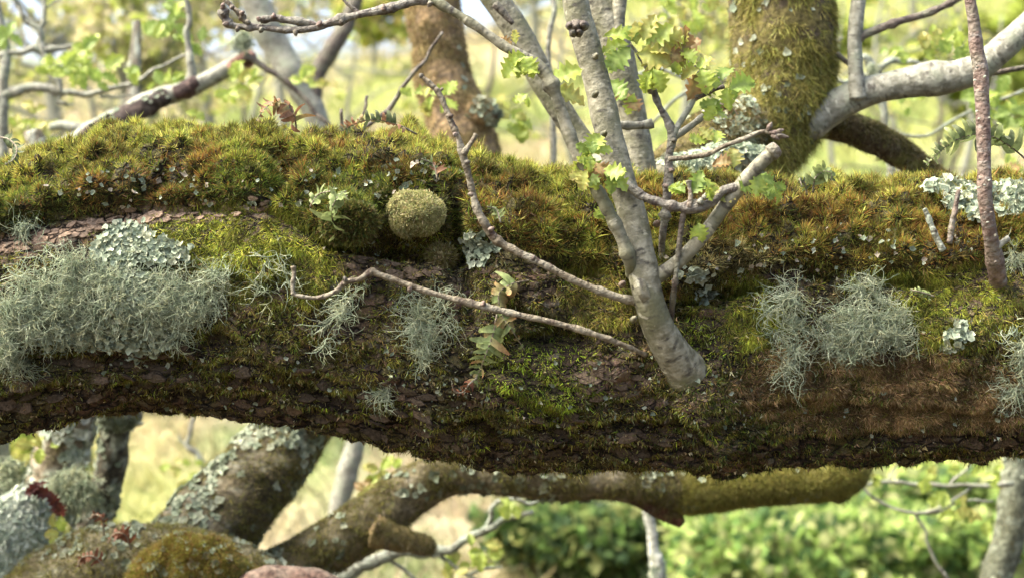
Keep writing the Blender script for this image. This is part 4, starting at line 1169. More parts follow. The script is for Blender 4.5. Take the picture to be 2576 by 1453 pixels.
sub(s1, 'twig', [(905, 37, 6), (888, 22, 5), (868, 4, 4), (855, -15, 4)], yb - .06, M_DARK, 7, 6, lump=.2, nodes=.012, seed=20)

s5 = sub(s1, 'fork', [(1630, 712, 22.6, yb - .03), (1662, 690, 19.1, yb - .035), (1715, 650, 18.3, yb - .04), (1770, 590, 17.4, yb - .045), (1815, 530, 17.4, yb - .05), (1855, 478, 17.4, yb - .055), (1895, 430, 18.3, yb - .06), (1925, 400, 18.3, yb - .06), (1946, 380, 19.1, yb - .06)], 0, M_STEM, 14, 9, lump=.07, lscale=80, nodes=.06, seed=21)
sub(s1, 'cut_end', [(1938, 386, 22), (1950, 376, 21), (1956, 371, 17)], yb - .063, M_RED, 12, 4, lump=.12, lscale=120, seed=22)
s6 = sub(s1, 'twig', [(1545, 445, 13.2, yb - .02), (1575, 465, 11.4, yb - .05), (1615, 492, 10.6, yb - .055), (1665, 512, 9.7, yb - .06), (1715, 522, 11.4, yb - .06), (1750, 520, 14.1, yb - .06), (1785, 512, 11.4, yb - .06), (1820, 480, 10.6, yb - .06), (1852, 472, 13.2, yb - .058)], 0, M_GREYTWIG, 10, 8, lump=.24, lscale=130, nodes=.012, seed=23)
sub(s1, 'twig', [(1722, 520, 9, yb - .06), (1714, 570, 8, yb - .055), (1706, 640, 7, yb - .05), (1698, 710, 7, yb - .045), (1690, 775, 8, yb - .02), (1688, 810, 8, yb)], 0, M_DARK, 8, 7, lump=.15, nodes=.03, seed=24)
sub(s1, 'spur', [(1735, 522, 9), (1738, 495, 7), (1734, 470, 6), (1732, 455, 9)], yb - .065, M_RED, 8, 6, lump=.2, lscale=120, seed=25)
for x, y in ((1760, 512), (1772, 500)):
    sub(s1, 'bud', [(x, y, 9), (x + 3, y - 8, 8), (x + 4, y - 14, 4)], yb - .07, M_PALE, 8, 4, seed=26)

# upright lichened twig behind the main shoot
s7 = shoot([(1662, 720, 8.1, yb + .02), (1664, 640, 8.1, yb + .02), (1668, 580, 9.0, yb), (1676, 520, 9.9, yb), (1682, 460, 11.7, yb), (1682, 400, 10.8, yb), (1690, 350, 10.8, yb), (1682, 310, 9.9, yb), (1660, 270, 8.1, yb), (1645, 230, 7.2, yb), (1636, 195, 6.3, yb), (1622, 165, 4.5, yb), (1600, 130, 3.6, yb), (1585, 110, 2.7, yb)], 0, M_GREYTWIG, 10, 8, lump=.26, lscale=120, nodes=.014, seed=27)
sub(s7, 'twig', [(1690, 345, 9), (1712, 305, 8), (1738, 265, 7), (1752, 235, 7), (1765, 205, 6), (1758, 180, 6)], yb, M_PALE, 8, 7, lump=.18, nodes=.018, seed=28)
sub(s7, 'twig', [(1745, 250, 6), (1775, 238, 5), (1800, 225, 5), (1822, 218, 6)], yb, M_DARK, 8, 7, lump=.18, nodes=.015, seed=29)
sub(s7, 'twig', [(1688, 350, 9), (1720, 330, 9), (1760, 300, 7), (1790, 270, 6)], yb + .02, M_PALE, 8, 7, lump=.18, nodes=.02, seed=31)
sub(s7, 'twig', [(1682, 400, 7), (1730, 397, 6), (1780, 388, 6), (1822, 368, 6), (1870, 350, 6), (1915, 332, 6), (1940, 335, 5)], yb - .03, M_TWIG, 8, 7, lump=.15, nodes=.02, seed=32)
for i, (x, y, dx, dy) in enumerate([(1935, 333, 30, 2), (1945, 338, 40, 8), (1930, 330, 12, -22), (1940, 340, 22, 12), (1950, 334, 22, -8)]):
    sub(s7, 'bud', [(x, y, 4), (x + dx * .5, y + dy * .5, 7), (x + dx, y + dy, 2)], yb - .032, M_RED, 7, 4, seed=50 + i)
sub(s1, 'broken_stub', [(1530, 308, 11), (1560, 314, 10), (1600, 316, 10), (1632, 313, 11), (1642, 310, 12)], yb + .03, M_PALE, 9, 6, lump=.14, lscale=120, nodes=.02, seed=33)
sub(s1, 'broken_stub', [(1690, 515, 8), (1660, 505, 8), (1625, 500, 9), (1600, 498, 8)], yb + .0, M_TWIG, 9, 6, lump=.2, lscale=120, nodes=.02, seed=34)

# dead twigs
d1 = shoot([(1600, 757, 10.7, yb - .03), (1540, 742, 9.8, yb - .035), (1450, 708, 9.0, yb - .04), (1360, 662, 9.0, yb - .045), (1290, 628, 9.8, yb - .045), (1245, 600, 11.5, yb - .045), (1218, 560, 10.7, yb - .05), (1200, 525, 9.8, yb - .05), (1188, 480, 8.2, yb - .05), (1176, 430, 8.2, yb - .055), (1163, 385, 9.8, yb - .06), (1152, 345, 6.6, yb - .06), (1136, 310, 6.6, yb - .06), (1122, 275, 6.6, yb - .06), (1104, 235, 6.6, yb - .06), (1080, 210, 5.7, yb - .06), (1060, 192, 4.1, yb - .06)], 0, M_TWIG, 12, 8, lump=.2, lscale=120, nodes=.014, seed=35)
sub(d1, 'twig', [(1165, 388, 8), (1176, 372, 7), (1190, 352, 6), (1198, 338, 7)], yb - .065, M_TWIG, 8, 6, lump=.2, nodes=.015, seed=36)
sub(d1, 'thorn', [(1100, 240, 5), (1108, 228, 4), (1114, 222, 5)], yb - .06, M_TWIG, 6, 5, lump=.2, seed=37)
d2 = shoot([(1625, 892, 6.0, yb - .01), (1570, 868, 6.8, yb - .03), (1490, 838, 7.6, yb - .04), (1400, 812, 7.6, yb - .045), (1300, 790, 7.6, yb - .045), (1215, 770, 9.3, yb - .045), (1130, 748, 6.8, yb - .045), (1060, 728, 7.6, yb - .045), (1000, 706, 6.8, yb - .045), (952, 690, 7.6, yb - .045), (934, 684, 9.3, yb - .045), (905, 702, 6.8, yb - .045), (868, 710, 6.8, yb - .045), (845, 732, 6.0, yb - .045), (800, 748, 5.1, yb - .045), (765, 746, 5.1, yb - .045), (738, 740, 5.1, yb - .045)], 0, M_TWIG, 12, 8, lump=.2, lscale=120, nodes=.016, seed=38)
sub(d2, 'twig', [(738, 742, 6), (736, 715, 5), (740, 690, 5), (738, 670, 7)], yb - .045, M_TWIG, 8, 6, lump=.2, nodes=.02, seed=39)

# red brown shoot at the far side
yr = surf(2510, 700)[0][1]
s8 = shoot([(2515, 735, 24, yr + .03), (2510, 700, 21, yr - .005), (2500, 640, 20, yr - .03), (2488, 570, 18, yr - .05), (2478, 500, 18, yr - .06), (2476, 420, 17, yr - .06), (2474, 330, 18, yr - .06), (2470, 240, 18, yr - .06), (2466, 170, 19, yr - .06), (2456, 120, 17, yr - .06), (2450, 60, 15, yr - .06), (2440, 0, 14, yr - .06), (2425, -80, 13, yr - .06)], 0, M_RED, 16, 10, lump=.08, lscale=120, nodes=.03, seed=44)
rr_ = np.random.default_rng(5)
for i in range(16):
    y = rr_.uniform(20, 660)
    x = np.interp(y, [0, 120, 240, 500, 640], [2442, 2457, 2471, 2479, 2500]) + rr_.uniform(-16, 16)
    sub(s8, 'bud_scar', [(x, y, 5), (x + rr_.uniform(-3, 3), y - 3, 3)], yr - .06 - .016, M_PALE if i % 3 else M_DARK, 6, 3, seed=60 + i)
sub(s8, 'side_stub', [(2500, 630, 8), (2520, 612, 8), (2538, 598, 8)], yr - .04, M_PALE, 8, 5, lump=.15, seed=45)
shoot([(2388, 612, 7), (2396, 560, 8), (2404, 520, 7), (2412, 478, 6)], surf(2390, 600)[0][1] - .025, M_RED, 8, 7, lump=.2, lscale=120, nodes=.02, seed=46)
shoot([(2372, 630, 9), (2352, 590, 8), (2338, 555, 7), (2326, 525, 6)], surf(2370, 610)[0][1] - .02, M_LICHBARK, 8, 7, lump=.25, lscale=120, nodes=.02, seed=47)

for i, (x, y, dx, dy, par) in enumerate([(566, 40, -12, -10, s1), (560, 24, 2, -16, s1), (575, 60, -14, 2, s1), (600, 66, -4, 14, s1), (655, 52, -8, -8, s1), (690, 46, -2, -12, s1), (660, 70, -6, 12, s1), (742, 76, 3, 14, s1), (604, 36, 10, -6, s1), (588, 20, -10, -2, s1), (618, 55, 12, 2, s1), (800, 66, 8, -12, s1), (858, 50, 4, 12, s1), (965, 26, 0, -14, s1), (1085, 5, -8, 12, s1),
                                         (1062, 194, -6, -8, d1), (1128, 292, 12, -2, d1), (1150, 340, -10, -4, d1), (1170, 410, 12, -4, d1), (1190, 490, -12, -2, d1), (1230, 580, 12, -8, d1), (1340, 655, 4, -12, d1), (1030, 722, 2, 12, d2), (1215, 768, 2, -12, d2), (870, 708, -4, -12, d2), (1752, 178, -4, -12, s7), (1640, 232, -12, -4, s7), (1690, 352, 12, 2, s7), (1680, 470, -12, -4, s7), (1684, 430, 12, -4, s7)]):
    stem('bud', [(x, y, 6), (x + dx * .6, y + dy * .6, 6.5), (x + dx * 1.1, y + dy * 1.1, 2)], (yb - .066 if par is not s7 else yb - .01) if par is not d2 else yb - .05, M_RED if i % 3 else M_DARK, par, 7, 4, lump=.2, lscale=200, seed=300 + i)

# ------------------------------------------------------------------ oak leaves
def leaf_mesh(seed, fold, curl, twist, tone):
    """lobed oak leaf of unit length along +Y, face up +Z"""
    r = np.random.default_rng(seed)
    ns, nw = 29, 5
    V, col = [], []
    for i in range(ns):
        t = i / (ns - 1)
        w = .36 * math.sin(math.pi * min(1, t ** .8 * .93 + .05)) * (0.62 + .55 * t)
        w *= (1 + .30 * math.cos(2 * math.pi * (4.6 * t + .1)) * min(1, 3 * t)) if 0 < i < ns - 1 else .5
        w = max(w, .012)
        ang = curl * t * t + .15 * math.sin(5 * t + seed)
        for j in range(nw):
            s = (j / (nw - 1) - .5) * 2
            x = s * w
            z = abs(s) * w * fold + .03 * math.sin(9 * t + 4 * s + seed) - curl * .45 * t * t + twist * s * t * .3
            V.append((x, t - .12 * abs(s) * 0 - abs(curl) * .18 * t * t + .08 * abs(s), z))
            mixr = np.clip(tone[3] * (abs(s) * .8 + .4 * t) + r.normal(0, .08), 0, 1)
            c = np.array(tone[0]) * (1 - mixr) + np.array(tone[1]) * mixr
            if j == nw // 2:
                c = c * .6 + np.array(tone[2]) * .4
            col.append(c)
    F = []
    for i in range(ns - 1):
        for j in range(nw - 1):
            a = i * nw + j
            F.append((a, a + 1, a + nw + 1, a + nw))
    return mesh('leaf', np.array(V), np.array(F), M_LEAF, col=np.array(col))


G1 = ((.28, .40, .06), (.34, .27, .06), (.44, .50, .15), .35)
G2 = ((.32, .39, .075), (.33, .22, .08), (.44, .43, .16), .6)
G3 = ((.18, .28, .05), (.23, .25, .06), (.34, .40, .11), .3)
G4 = ((.24, .20, .06), (.25, .12, .055), (.32, .27, .11), .7)
LEAVES = {}
for gi, g in enumerate((G1, G2, G3, G4)):
    LEAVES[gi] = [leaf_mesh(gi * 10 + k, f, c, tw, g) for k, (f, c, tw) in enumerate([(.35, .5, .1), (.6, .9, -.3), (.2, -.4, .4), (.5, 1.3, .2)])]
lr = random.Random(3)


def leaf(parent, x, y, Y, ang, size, g, tilt=None):
    """ang: direction of the leaf tip in the photo plane, degrees anticlockwise from rightwards"""
    o = obj('leaf', lr.choice(LEAVES[g]), parent)
    size *= 1.0
    a = math.radians(ang)
    d = Vector((math.cos(a), lr.uniform(-.5, .25), math.sin(a))).normalized()
    nrm = Vector((lr.uniform(-.5, .5), -1, lr.uniform(.1, .9)))
    nrm = (nrm - d * nrm.dot(d)).normalized()
    X = d.cross(nrm)
    s = size * K * Y
    p = P(x, y, Y)
    mw = Matrix.Translation(p) @ Matrix((X, d, nrm)).transposed().to_4x4() @ Matrix.Diagonal((s * lr.uniform(.85, 1.15), s, s, 1))
    o.matrix_basis = mw
    return o


def cluster(parent, x, y, Y, n, size, gs, a0=0, a1=360, sp=12):
    for i in range(n):
        a = a0 + (a1 - a0) * (i + lr.uniform(.2, .8)) / n
        leaf(parent, x + lr.uniform(-sp, sp), y + lr.uniform(-sp, sp), Y + lr.uniform(-.012, .012), a, size * lr.uniform(.75, 1.25), lr.choice(gs))


yl = yb - .075
cluster(s1, 1482, 388, yl, 8, 62, [0, 0, 2, 1], 0, 330, 16)
cluster(s1, 1500, 405, yl, 4, 50, [0, 2, 3], 180, 330, 14)
cluster(s1, 1520, 428, yl, 4, 60, [0, 2], 210, 380, 12)
cluster(s1, 1482, 432, yl, 4, 55, [0, 1], 190, 290, 12)
cluster(s1, 1318, 148, yb - .065, 6, 58, [0, 1, 0], 185, 330, 10)
cluster(s1, 1296, 118, yb - .065, 2, 40, [1, 3], 80, 170, 6)
leaf(s1, 1382, 205, yb - .05, 25, 90, 0); leaf(s1, 1388, 222, yb - .045, -20, 95, 1)
cluster(s2, 1335, 240, 2.33, 2, 40, [2, 0], 180, 280, 6)
cluster(s7, 1585, 108, yb - .01, 4, 75, [0, 2, 0], 60, 260, 10)
cluster(s7, 1612, 120, yb - .01, 6, 78, [0, 1, 1], -60, 110, 14)
cluster(s7, 1650, 130, yb - .005, 5, 80, [1, 1, 0, 3], -40, 60, 16)
cluster(s7, 1640, 165, yb - .02, 5, 62, [1, 0, 0], 220, 330, 14)
cluster(s7, 1758, 178, yb - .005, 7, 72, [0, 0, 1, 3], 0, 320, 14)
cluster(s7, 1720, 140, yb, 4, 70, [1, 3], 0, 180, 18)
cluster(s7, 1822, 215, yb + .005, 7, 62, [0, 2, 2], 0, 340, 14)
cluster(s7, 1800, 255, yb + .01, 4, 55, [2, 0], 180, 340, 14)
cluster(s3, 1585, 235, 2.26, 4, 60, [2, 3, 0], 120, 330, 14)
cluster(s3, 1540, 205, 2.25, 3, 55, [3, 2], 200, 340, 10)
cluster(s3, 1545, 165, 2.25, 2, 50, [2, 0], 100, 200, 10)
cluster(s1, 1735, 492, yb - .06, 5, 62, [0, 2], 20, 180, 14)
cluster(s1, 1795, 498, yb - .066, 4, 52, [0, 0, 1], 20, 140, 10)
cluster(s1, 1752, 560, yb - .06, 2, 52, [0], 240, 300, 5)
cluster(s1, 1905, 440, yb - .05, 4, 58, [2, 0, 0], 200, 350, 10)
cluster(s1, 1950, 470, yb - .04, 4, 50, [2, 0], 200, 350, 10)
cluster(s1, 1845, 420, yb - .035, 3, 50, [1, 3], 60, 170, 10)
cluster(s7, 1790, 360, yb - .02, 3, 48, [1, 0], 60, 200, 8)
cluster(s1, 1535, 520, yb - .045, 3, 48, [2, 0], 200, 300, 10)


DEAD = ((.11, .03, .02), (.07, .022, .016), (.16, .07, .04), .5)
LEAVES[4] = [leaf_mesh(70 + k, .7, 1.4, .5 * k, DEAD) for k in range(3)]
for x, y, a in ((60, 1240, 20), (85, 1228, -20), (120, 1236, -50), (140, 1255, -70), (75, 1245, 60), (105, 1240, 160)):
    leaf(tD, x, y, 2.93, a, 52, 4)


# softly blurred leaf sprays on the trees behind
def spray(parent, x, y, Y, n, spread, size, gs, up=True):
    for i in range(n):
        leaf(parent, x + lr.gauss(0, spread * .5), y + lr.gauss(0, spread * .4), Y + lr.uniform(-.05, .05), lr.uniform(0, 360), size * lr.uniform(.7, 1.3), lr.choice(gs))


for par, x, y, Y, n, s, sz, gs in [
        (tG, 225, 150, 3.7, 14, 45, 48, [0, 0, 2]), (tG, 180, 180, 3.7, 8, 35, 42, [0, 2]), (tG, 20, 90, 3.7, 5, 18, 45, [2]), (tG, 120, 165, 3.75, 5, 30, 40, [0]),
        (tG, 250, 180, 3.8, 6, 30, 42, [2, 0]), (tF, 440, 50, 3.6, 12, 40, 42, [2, 2, 0]), (tF, 470, 110, 3.6, 8, 40, 40, [2, 0]), (tF, 400, 90, 3.7, 6, 30, 40, [0, 2]),
        (tF, 600, 200, 3.4, 12, 26, 38, [0, 0, 1]), (tF, 590, 235, 3.4, 6, 20, 36, [0]), (tH, 770, 205, 3.9, 10, 22, 36, [0, 1, 0]), (tF, 330, 170, 3.7, 6, 30, 40, [2, 0]),
        (tG, 60, 320, 3.6, 12, 26, 40, [0, 1, 0]), (tG, 110, 350, 3.6, 8, 26, 40, [0, 1]), (tG, 90, 290, 3.6, 5, 16, 36, [1]), (tF, 510, 310, 3.5, 8, 22, 34, [0]), (tF, 420, 205, 3.6, 7, 20, 36, [0, 2]),
        (tI, 1075, 238, 2.75, 6, 22, 40, [0, 1]), (tI, 1115, 245, 2.78, 4, 14, 40, [0]), (tM, 1290, 310, 3.3, 9, 26, 44, [0, 1, 0]), (tM, 1300, 335, 3.3, 5, 20, 44, [0]), (tI, 1035, 240, 2.75, 3, 12, 38, [0]),
        (tB, 960, 1190, 3.4, 12, 30, 44, [1, 0, 1]), (tB, 930, 1230, 3.4, 8, 26, 42, [1, 3]), (tL, 1200, 1400, 3.6, 14, 45, 44, [0, 0, 1]), (tL, 1140, 1420, 3.6, 7, 30, 40, [0, 1]), (tL, 1290, 1265, 3.6, 5, 14, 40, [0]),
        (tD, 160, 1340, 2.9, 8, 24, 42, [0, 1]), (tD, 155, 1380, 2.9, 4, 16, 40, [1, 0]), (tN, 470, 1180, 5.2, 10, 40, 32, [0, 1]), (tA, 2420, 130, 2.9, 6, 24, 44, [2, 0]), (tA, 2350, 110, 3.0, 12, 30, 44, [1, 2, 0]),
        (tO, 2250, 130, 3.4, 6, 30, 40, [2, 0]), (tO, 2500, 250, 3.4, 14, 45, 42, [2, 2, 0]), (tO, 2540, 300, 3.4, 12, 40, 42, [2]), (tO, 2480, 300, 3.4, 6, 40, 40, [2, 0]), (tO, 1690, 30, 3.2, 9, 40, 46, [0, 1, 0]), (tO, 1770, 40, 3.2, 10, 40, 48, [0, 0, 1]),
        (tO, 2290, 240, 3.5, 8, 40, 40, [2, 0]), (tO, 2420, 220, 3.5, 8, 40, 40, [2]), (tO, 2540, 420, 3.3, 7, 30, 42, [0, 3]), (tJ, 2440, 1290, 3.8, 14, 60, 36, [0, 1, 2]), (tJ, 2360, 1170, 3.8, 9, 50, 34, [0, 1]),
        (tJ, 2480, 1180, 3.8, 9, 40, 36, [0]), (tJ, 2350, 1260, 3.8, 6, 40, 34, [1, 0]), (tK, 1690, 1180, 3.9, 5, 20, 34, [0]), (tD, 90, 1120, 3.2, 8, 24, 40, [0, 1]), (tJ, 2190, 1185, 3.7, 6, 24, 34, [0, 1])]:
    spray(par, x, y, Y, n, s, sz, gs)

# ------------------------------------------------------------------ fern fronds
def pinna_mesh(seed, cols, curl):
    r = np.random.default_rng(seed)
    V, col = [], []
    n = 6
    for i in range(n):
        t = i / (n - 1)
        w = .15 * (1 - .75 * t ** 2.2) * (1 + .15 * r.normal())
        a = curl * t * 1.6
        y = math.sin(abs(a)) / (abs(curl) * 1.6)
        z = -(1 - math.cos(a)) / (abs(curl) * 1.6) * (1 if curl > 0 else -1)
        for s in (-1, 0, 1):
            V.append((s * w, y, z + abs(s) * w * .4))
            col.append(np.array(cols[0]) * (1 - t) + np.array(cols[1]) * t)
    F = []
    for i in range(n - 1):
        for j in range(2):
            a = i * 3 + j
            F.append((a, a + 1, a + 4, a + 3))
    return mesh('pinna', np.array(V), np.array(F), M_FERN, col=np.array(col) * np.random.default_rng(seed + 1).uniform(.8, 1.2, (len(V), 1)))


FG = ((.155, .205, .07), (.215, .245, .09)); FB = ((.24, .13, .06), (.15, .075, .04)); FM = ((.20, .20, .075), (.24, .12, .05)); FD = ((.07, .10, .04), (.10, .11, .05)); FR = ((.15, .06, .028), (.10, .042, .02))
PINNAE = {n_: [pinna_mesh(k + 5 * i, c, cu) for k, cu in enumerate((.5, 1.1, 1.7, -.8, 1.4))] for i, (n_, c) in enumerate((('g', FG), ('b', FB), ('m', FM), ('d', FD), ('r', FR)))}
fr_ = random.Random(8)


def frond(label, pts, tone, plen, n, stemw=2.6, both=True, group='small ferns growing on the oak', nrm=(0, -1, .25), start=.15, depth=None, chaos=.35):
    """pts: (x, y, Y) on the photo grid from base to tip"""
    path = np.array([[*P(x, y, Y), stemw * K * Y * (1 - .6 * i / len(pts))] for i, (x, y, Y) in enumerate(pts)])
    t = thing('fern_frond', label, 'fern', group, tuple(path[0, :3]))
    V, F, tc = tube(path, 6, 8, seed=len(label))
    obj('rachis', mesh('rachis', V, F, M_TWIG, tc=tc), t)
    S = spline(path, 20)[:, :3]
    for i in range(n):
        f = start + (1 - start) * (i + .5) / n
        k = min(int(f * (len(S) - 1)), len(S) - 2)
        T = Vector(S[k + 1] - S[k]).normalized()
        nv = Vector(nrm) + Vector([fr_.uniform(-chaos, chaos) for _ in range(3)])
        nv = (nv - T * nv.dot(T)).normalized()
        side = T.cross(nv)
        pl = plen * K * path[0, 1] * (1 - .72 * ((f - start) / (1 - start)) ** 1.6) * fr_.uniform(.8, 1.15)
        for sg in ((1, -1) if both else (fr_.choice((1, -1)),)):
            d = (side * sg + T * .35 + nv * fr_.uniform(-chaos, chaos)).normalized()
            z = (nv - d * nv.dot(d)).normalized()
            o = obj('pinna', fr_.choice(PINNAE[tone if isinstance(tone, str) and len(tone) == 1 else fr_.choice(tone)]), t)
            x = d.cross(z)
            wl = 1.9 * plen / n * 4.2 / max(plen, 1) * 0 + 1
            o.matrix_basis = Matrix.Translation(S[k]) @ Matrix((x, d, z)).transposed().to_4x4() @ Matrix.Diagonal((pl * 1.15, pl, pl, 1))
    return t


def arcf(x, y, off=.01):
    return (x, y, float(surf(x, y)[0][1]) - off)


frond('brown shrivelled fern frond curling over on the crest of the moss', [(745, 330, 2.0), (742, 300, 1.98), (725, 268, 1.97), (695, 256, 1.97), (665, 275, 1.96), (645, 305, 1.96)], 'bbm', 56, 13, nrm=(0, -.6, .8))
frond('low arching brown and green fern frond lying along the moss crest', [(1048, 338, 2.0), (1010, 318, 1.99), (965, 304, 1.98), (920, 303, 1.97), (885, 315, 1.97), (860, 330, 1.97)], 'bmd', 42, 15, nrm=(0, -.5, -.8))
frond('bright green curled fern frond tucked into the moss beside the cushion', [arcf(858, 600, .02), arcf(838, 560, .03), (836, 525, surf(840, 540)[0][1] - .04), (850, 495, surf(840, 540)[0][1] - .045), (872, 480, surf(840, 540)[0][1] - .035)], 'g', 58, 11)
frond('small green fern sprig on the moss beneath the curled frond', [arcf(780, 520, .01), arcf(800, 490, .02), arcf(835, 480, .025)], 'g', 38, 8)
frond('wilted fern frond draped down the limb face under the dead twig', [arcf(1330, 705, .01), arcf(1285, 715, .02), arcf(1255, 740, .02), arcf(1262, 790, .025), arcf(1285, 825, .025), arcf(1320, 880, .02)], 'gm', 58, 13)
frond('green and tan fern frond hanging below the twig with a rusty tip', [arcf(1250, 790, .02), arcf(1240, 840, .025), arcf(1222, 890, .025), arcf(1205, 935, .02), arcf(1182, 970, .02)], 'gmg', 56, 12)
frond('reddish curled dead fern tip low on the limb face', [arcf(1200, 950, .02), arcf(1180, 965, .03), arcf(1165, 985, .03), arcf(1145, 985, .03), arcf(1136, 965, .03)], 'r', 26, 8)
frond('long wilted green fern frond arching past the red brown shoot', [(2600, 420, 2.02), (2550, 375, 2.0), (2500, 345, 1.99), (2450, 338, 1.98), (2400, 355, 1.97), (2360, 385, 1.97), (2330, 415, 1.97)], 'gdg', 64, 18, nrm=(0, -.6, -.7))
frond('tight green fern crozier on the moss by the oak shoot', [(2045, 485, 1.98), (2050, 450, 1.97), (2070, 432, 1.965), (2090, 435, 1.96), (2092, 455, 1.96)], 'g', 48, 10)
frond('small curled green fern on the moss crest near the crozier', [(2030, 490, 1.98), (2025, 465, 1.97), (2012, 450, 1.965), (2018, 470, 1.96)], 'gd', 26, 7)
frond('small pale green fern leaf in the dark crevice of the limb', [arcf(2350, 745, .015), arcf(2320, 735, .025), arcf(2290, 728, .025)], 'g', 26, 6)
frond('dark curled fern frond hanging over the thin end of the moss', [(-10, 345, 1.99), (20, 350, 1.98), (42, 372, 1.97), (35, 400, 1.96), (12, 415, 1.96)], 'd', 30, 11)
frond('little grey green fern half buried in the moss beside the dead twig', [arcf(1260, 560, .01), arcf(1248, 528, .02), arcf(1225, 520, .025)], 'g', 28, 7)
frond('dark green fern scrap on the moss below the arching frond', [arcf(1100, 450, .01), arcf(1090, 415, .02), arcf(1060, 400, .02)], 'dgb', 30, 8)
frond('curled brown green fern hanging on the mossy trunk', [(1790, 250, 2.42), (1815, 262, 2.40), (1840, 270, 2.40), (1855, 290, 2.40)], 'dmb', 34, 9)
frond('dark fern frond drooping behind the arched twig of the leafy shoot', [(1560, 395, 2.2), (1590, 420, 2.18), (1620, 455, 2.16), (1640, 490, 2.15)], 'd', 26, 9)
frond('dry rust coloured fern curled on the low oak fork', [(262, 1345, 2.62), (258, 1305, 2.6), (238, 1293, 2.6), (225, 1305, 2.6)], 'r', 22, 9)
frond('rust brown fern frond lying over the low oak fork', [(330, 1380, 2.6), (315, 1345, 2.58), (290, 1340, 2.58), (270, 1365, 2.58)], 'r', 32, 10)
frond('curled rusty fern at the foot of the low oak fork', [(265, 1425, 2.55), (235, 1398, 2.54), (205, 1402, 2.54), (195, 1425, 2.54)], 'r', 26, 9)

# ------------------------------------------------------------------ lichens on the limb
def limb_points(ells, n, r, clumps=0):
    cl = []
    for e in ells if clumps else ():
        for _ in range(max(2, int(e[2] * e[3] / clumps))):
            a, q = r.uniform(0, 2 * np.pi), np.sqrt(r.random()) * 1.1
            cl.append((e[0] + math.cos(a) * e[2] * q, e[1] + math.sin(a) * e[3] * q))
    ar = np.array([e[2] * e[3] * (e[4] if len(e) > 4 else 1) for e in ells], float)
    k = r.choice(len(ells), n, p=ar / ar.sum())
    ps, ns = [], []
    for i in k:
        e = ells[i]
        a, q = r.uniform(0, 2 * np.pi), (np.sqrt(r.random()) if not clumps else abs(r.normal(0, .55)))
        x, y = e[0] + math.cos(a) * e[2] * q, e[1] + math.sin(a) * e[3] * q
        if cl:
            c = cl[int(r.integers(len(cl)))] if r.random() < .0 else min(cl, key=lambda c_: (c_[0] - x) ** 2 + (c_[1] - y) ** 2)
            x, y = x + (c[0] - x) * .55, y + (c[1] - y) * .55
        p, nn = surf(x, y)
        ps.append(p); ns.append(nn)
    return np.array(ps) + r.normal(size=(n, 3)) * .0015, np.array(ns)


def limb_beard(label, ells, n, seed, step=.0052, rad=.00046, pal=PALEB, nseg=7, grav=.04, curl=.42):
    r = np.random.default_rng(seed)
    p, nn = limb_points(ells, n, r, 700)
    fl = np.stack([vnoise(p * 28 + o) - .5 for o in (0, 31, 67)], 1) * 3.2
    d = nn * .8 + fl + r.normal(size=(n, 3)) * .5 + np.array([-.2, 0, -.25])
    V, F, col = strands(p + nn * .004, d, nseg, step, rad, pal[r.integers(0, len(pal), n)], r, grav, curl, branch=2)
    t = thing('beard_lichen', label, 'lichen', 'tufts of beard lichen on the limb', tuple(p.mean(0)))
    return obj('threads', mesh('threads', V, F, M_LICH, col=col), t, kind='stuff')


limb_beard('broad pale green beard lichen spread over the limb near the arch', [(40, 770, 60, 90), (140, 730, 80, 80), (200, 660, 60, 40), (290, 690, 70, 60), (110, 820, 90, 50), (230, 770, 80, 60), (20, 870, 36, 50, 1.3), (70, 890, 40, 30), (330, 650, 40, 40, .6), (320, 760, 60, 60, .5)], 2200, 101, .0054)
limb_beard('feathery grey green beard lichen below the yellow moss patch', [(420, 730, 90, 60), (530, 690, 50, 30), (480, 770, 60, 35), (390, 790, 50, 30), (560, 740, 40, 20, .4), (440, 830, 40, 30, .4)], 1100, 102, .0054)
limb_beard('small wiry lichen tuft on the pinkish bare bark', [(75, 565, 42, 24)], 60, 103, .006)
limb_beard('small thin beard lichen under the elbow of the dead twig', [(870, 775, 40, 42), (825, 835, 16, 30)], 130, 104)
limb_beard('round blue green curly beard lichen hanging below the dead twig', [(1080, 800, 70, 70), (1085, 870, 45, 40)], 330, 105)
limb_beard('little beard lichen low on the dark bark', [(975, 990, 36, 26)], 70, 106, .005)
limb_beard('upright tapering beard lichen on the crevice edge of the limb', [(2000, 745, 62, 50), (1960, 800, 60, 60), (2010, 800, 50, 50)], 380, 107)
limb_beard('large shaggy pale beard lichen in the middle of the brown moss', [(2150, 800, 90, 55), (2200, 830, 90, 50), (2120, 850, 70, 50), (2170, 730, 34, 50), (2240, 770, 50, 40), (2090, 810, 60, 40), (2260, 830, 50, 40)], 1200, 108)
limb_beard('wispy beard lichen tail below the shaggy pale tuft', [(2000, 895, 32, 50), (1990, 940, 26, 26)], 110, 109)
limb_beard('trailing beard lichen at the limb edge beside the brown moss', [(2556, 880, 36, 90), (2550, 970, 30, 40)], 330, 110)
limb_beard('small curly lichen tuft beside the red brown shoot', [(2560, 640, 22, 40)], 50, 111)
limb_beard('sparse lichen wisps scattered between moss and twig elbow', [(650, 740, 50, 30), (720, 700, 25, 40), (680, 640, 30, 30)], 60, 112, .0055)


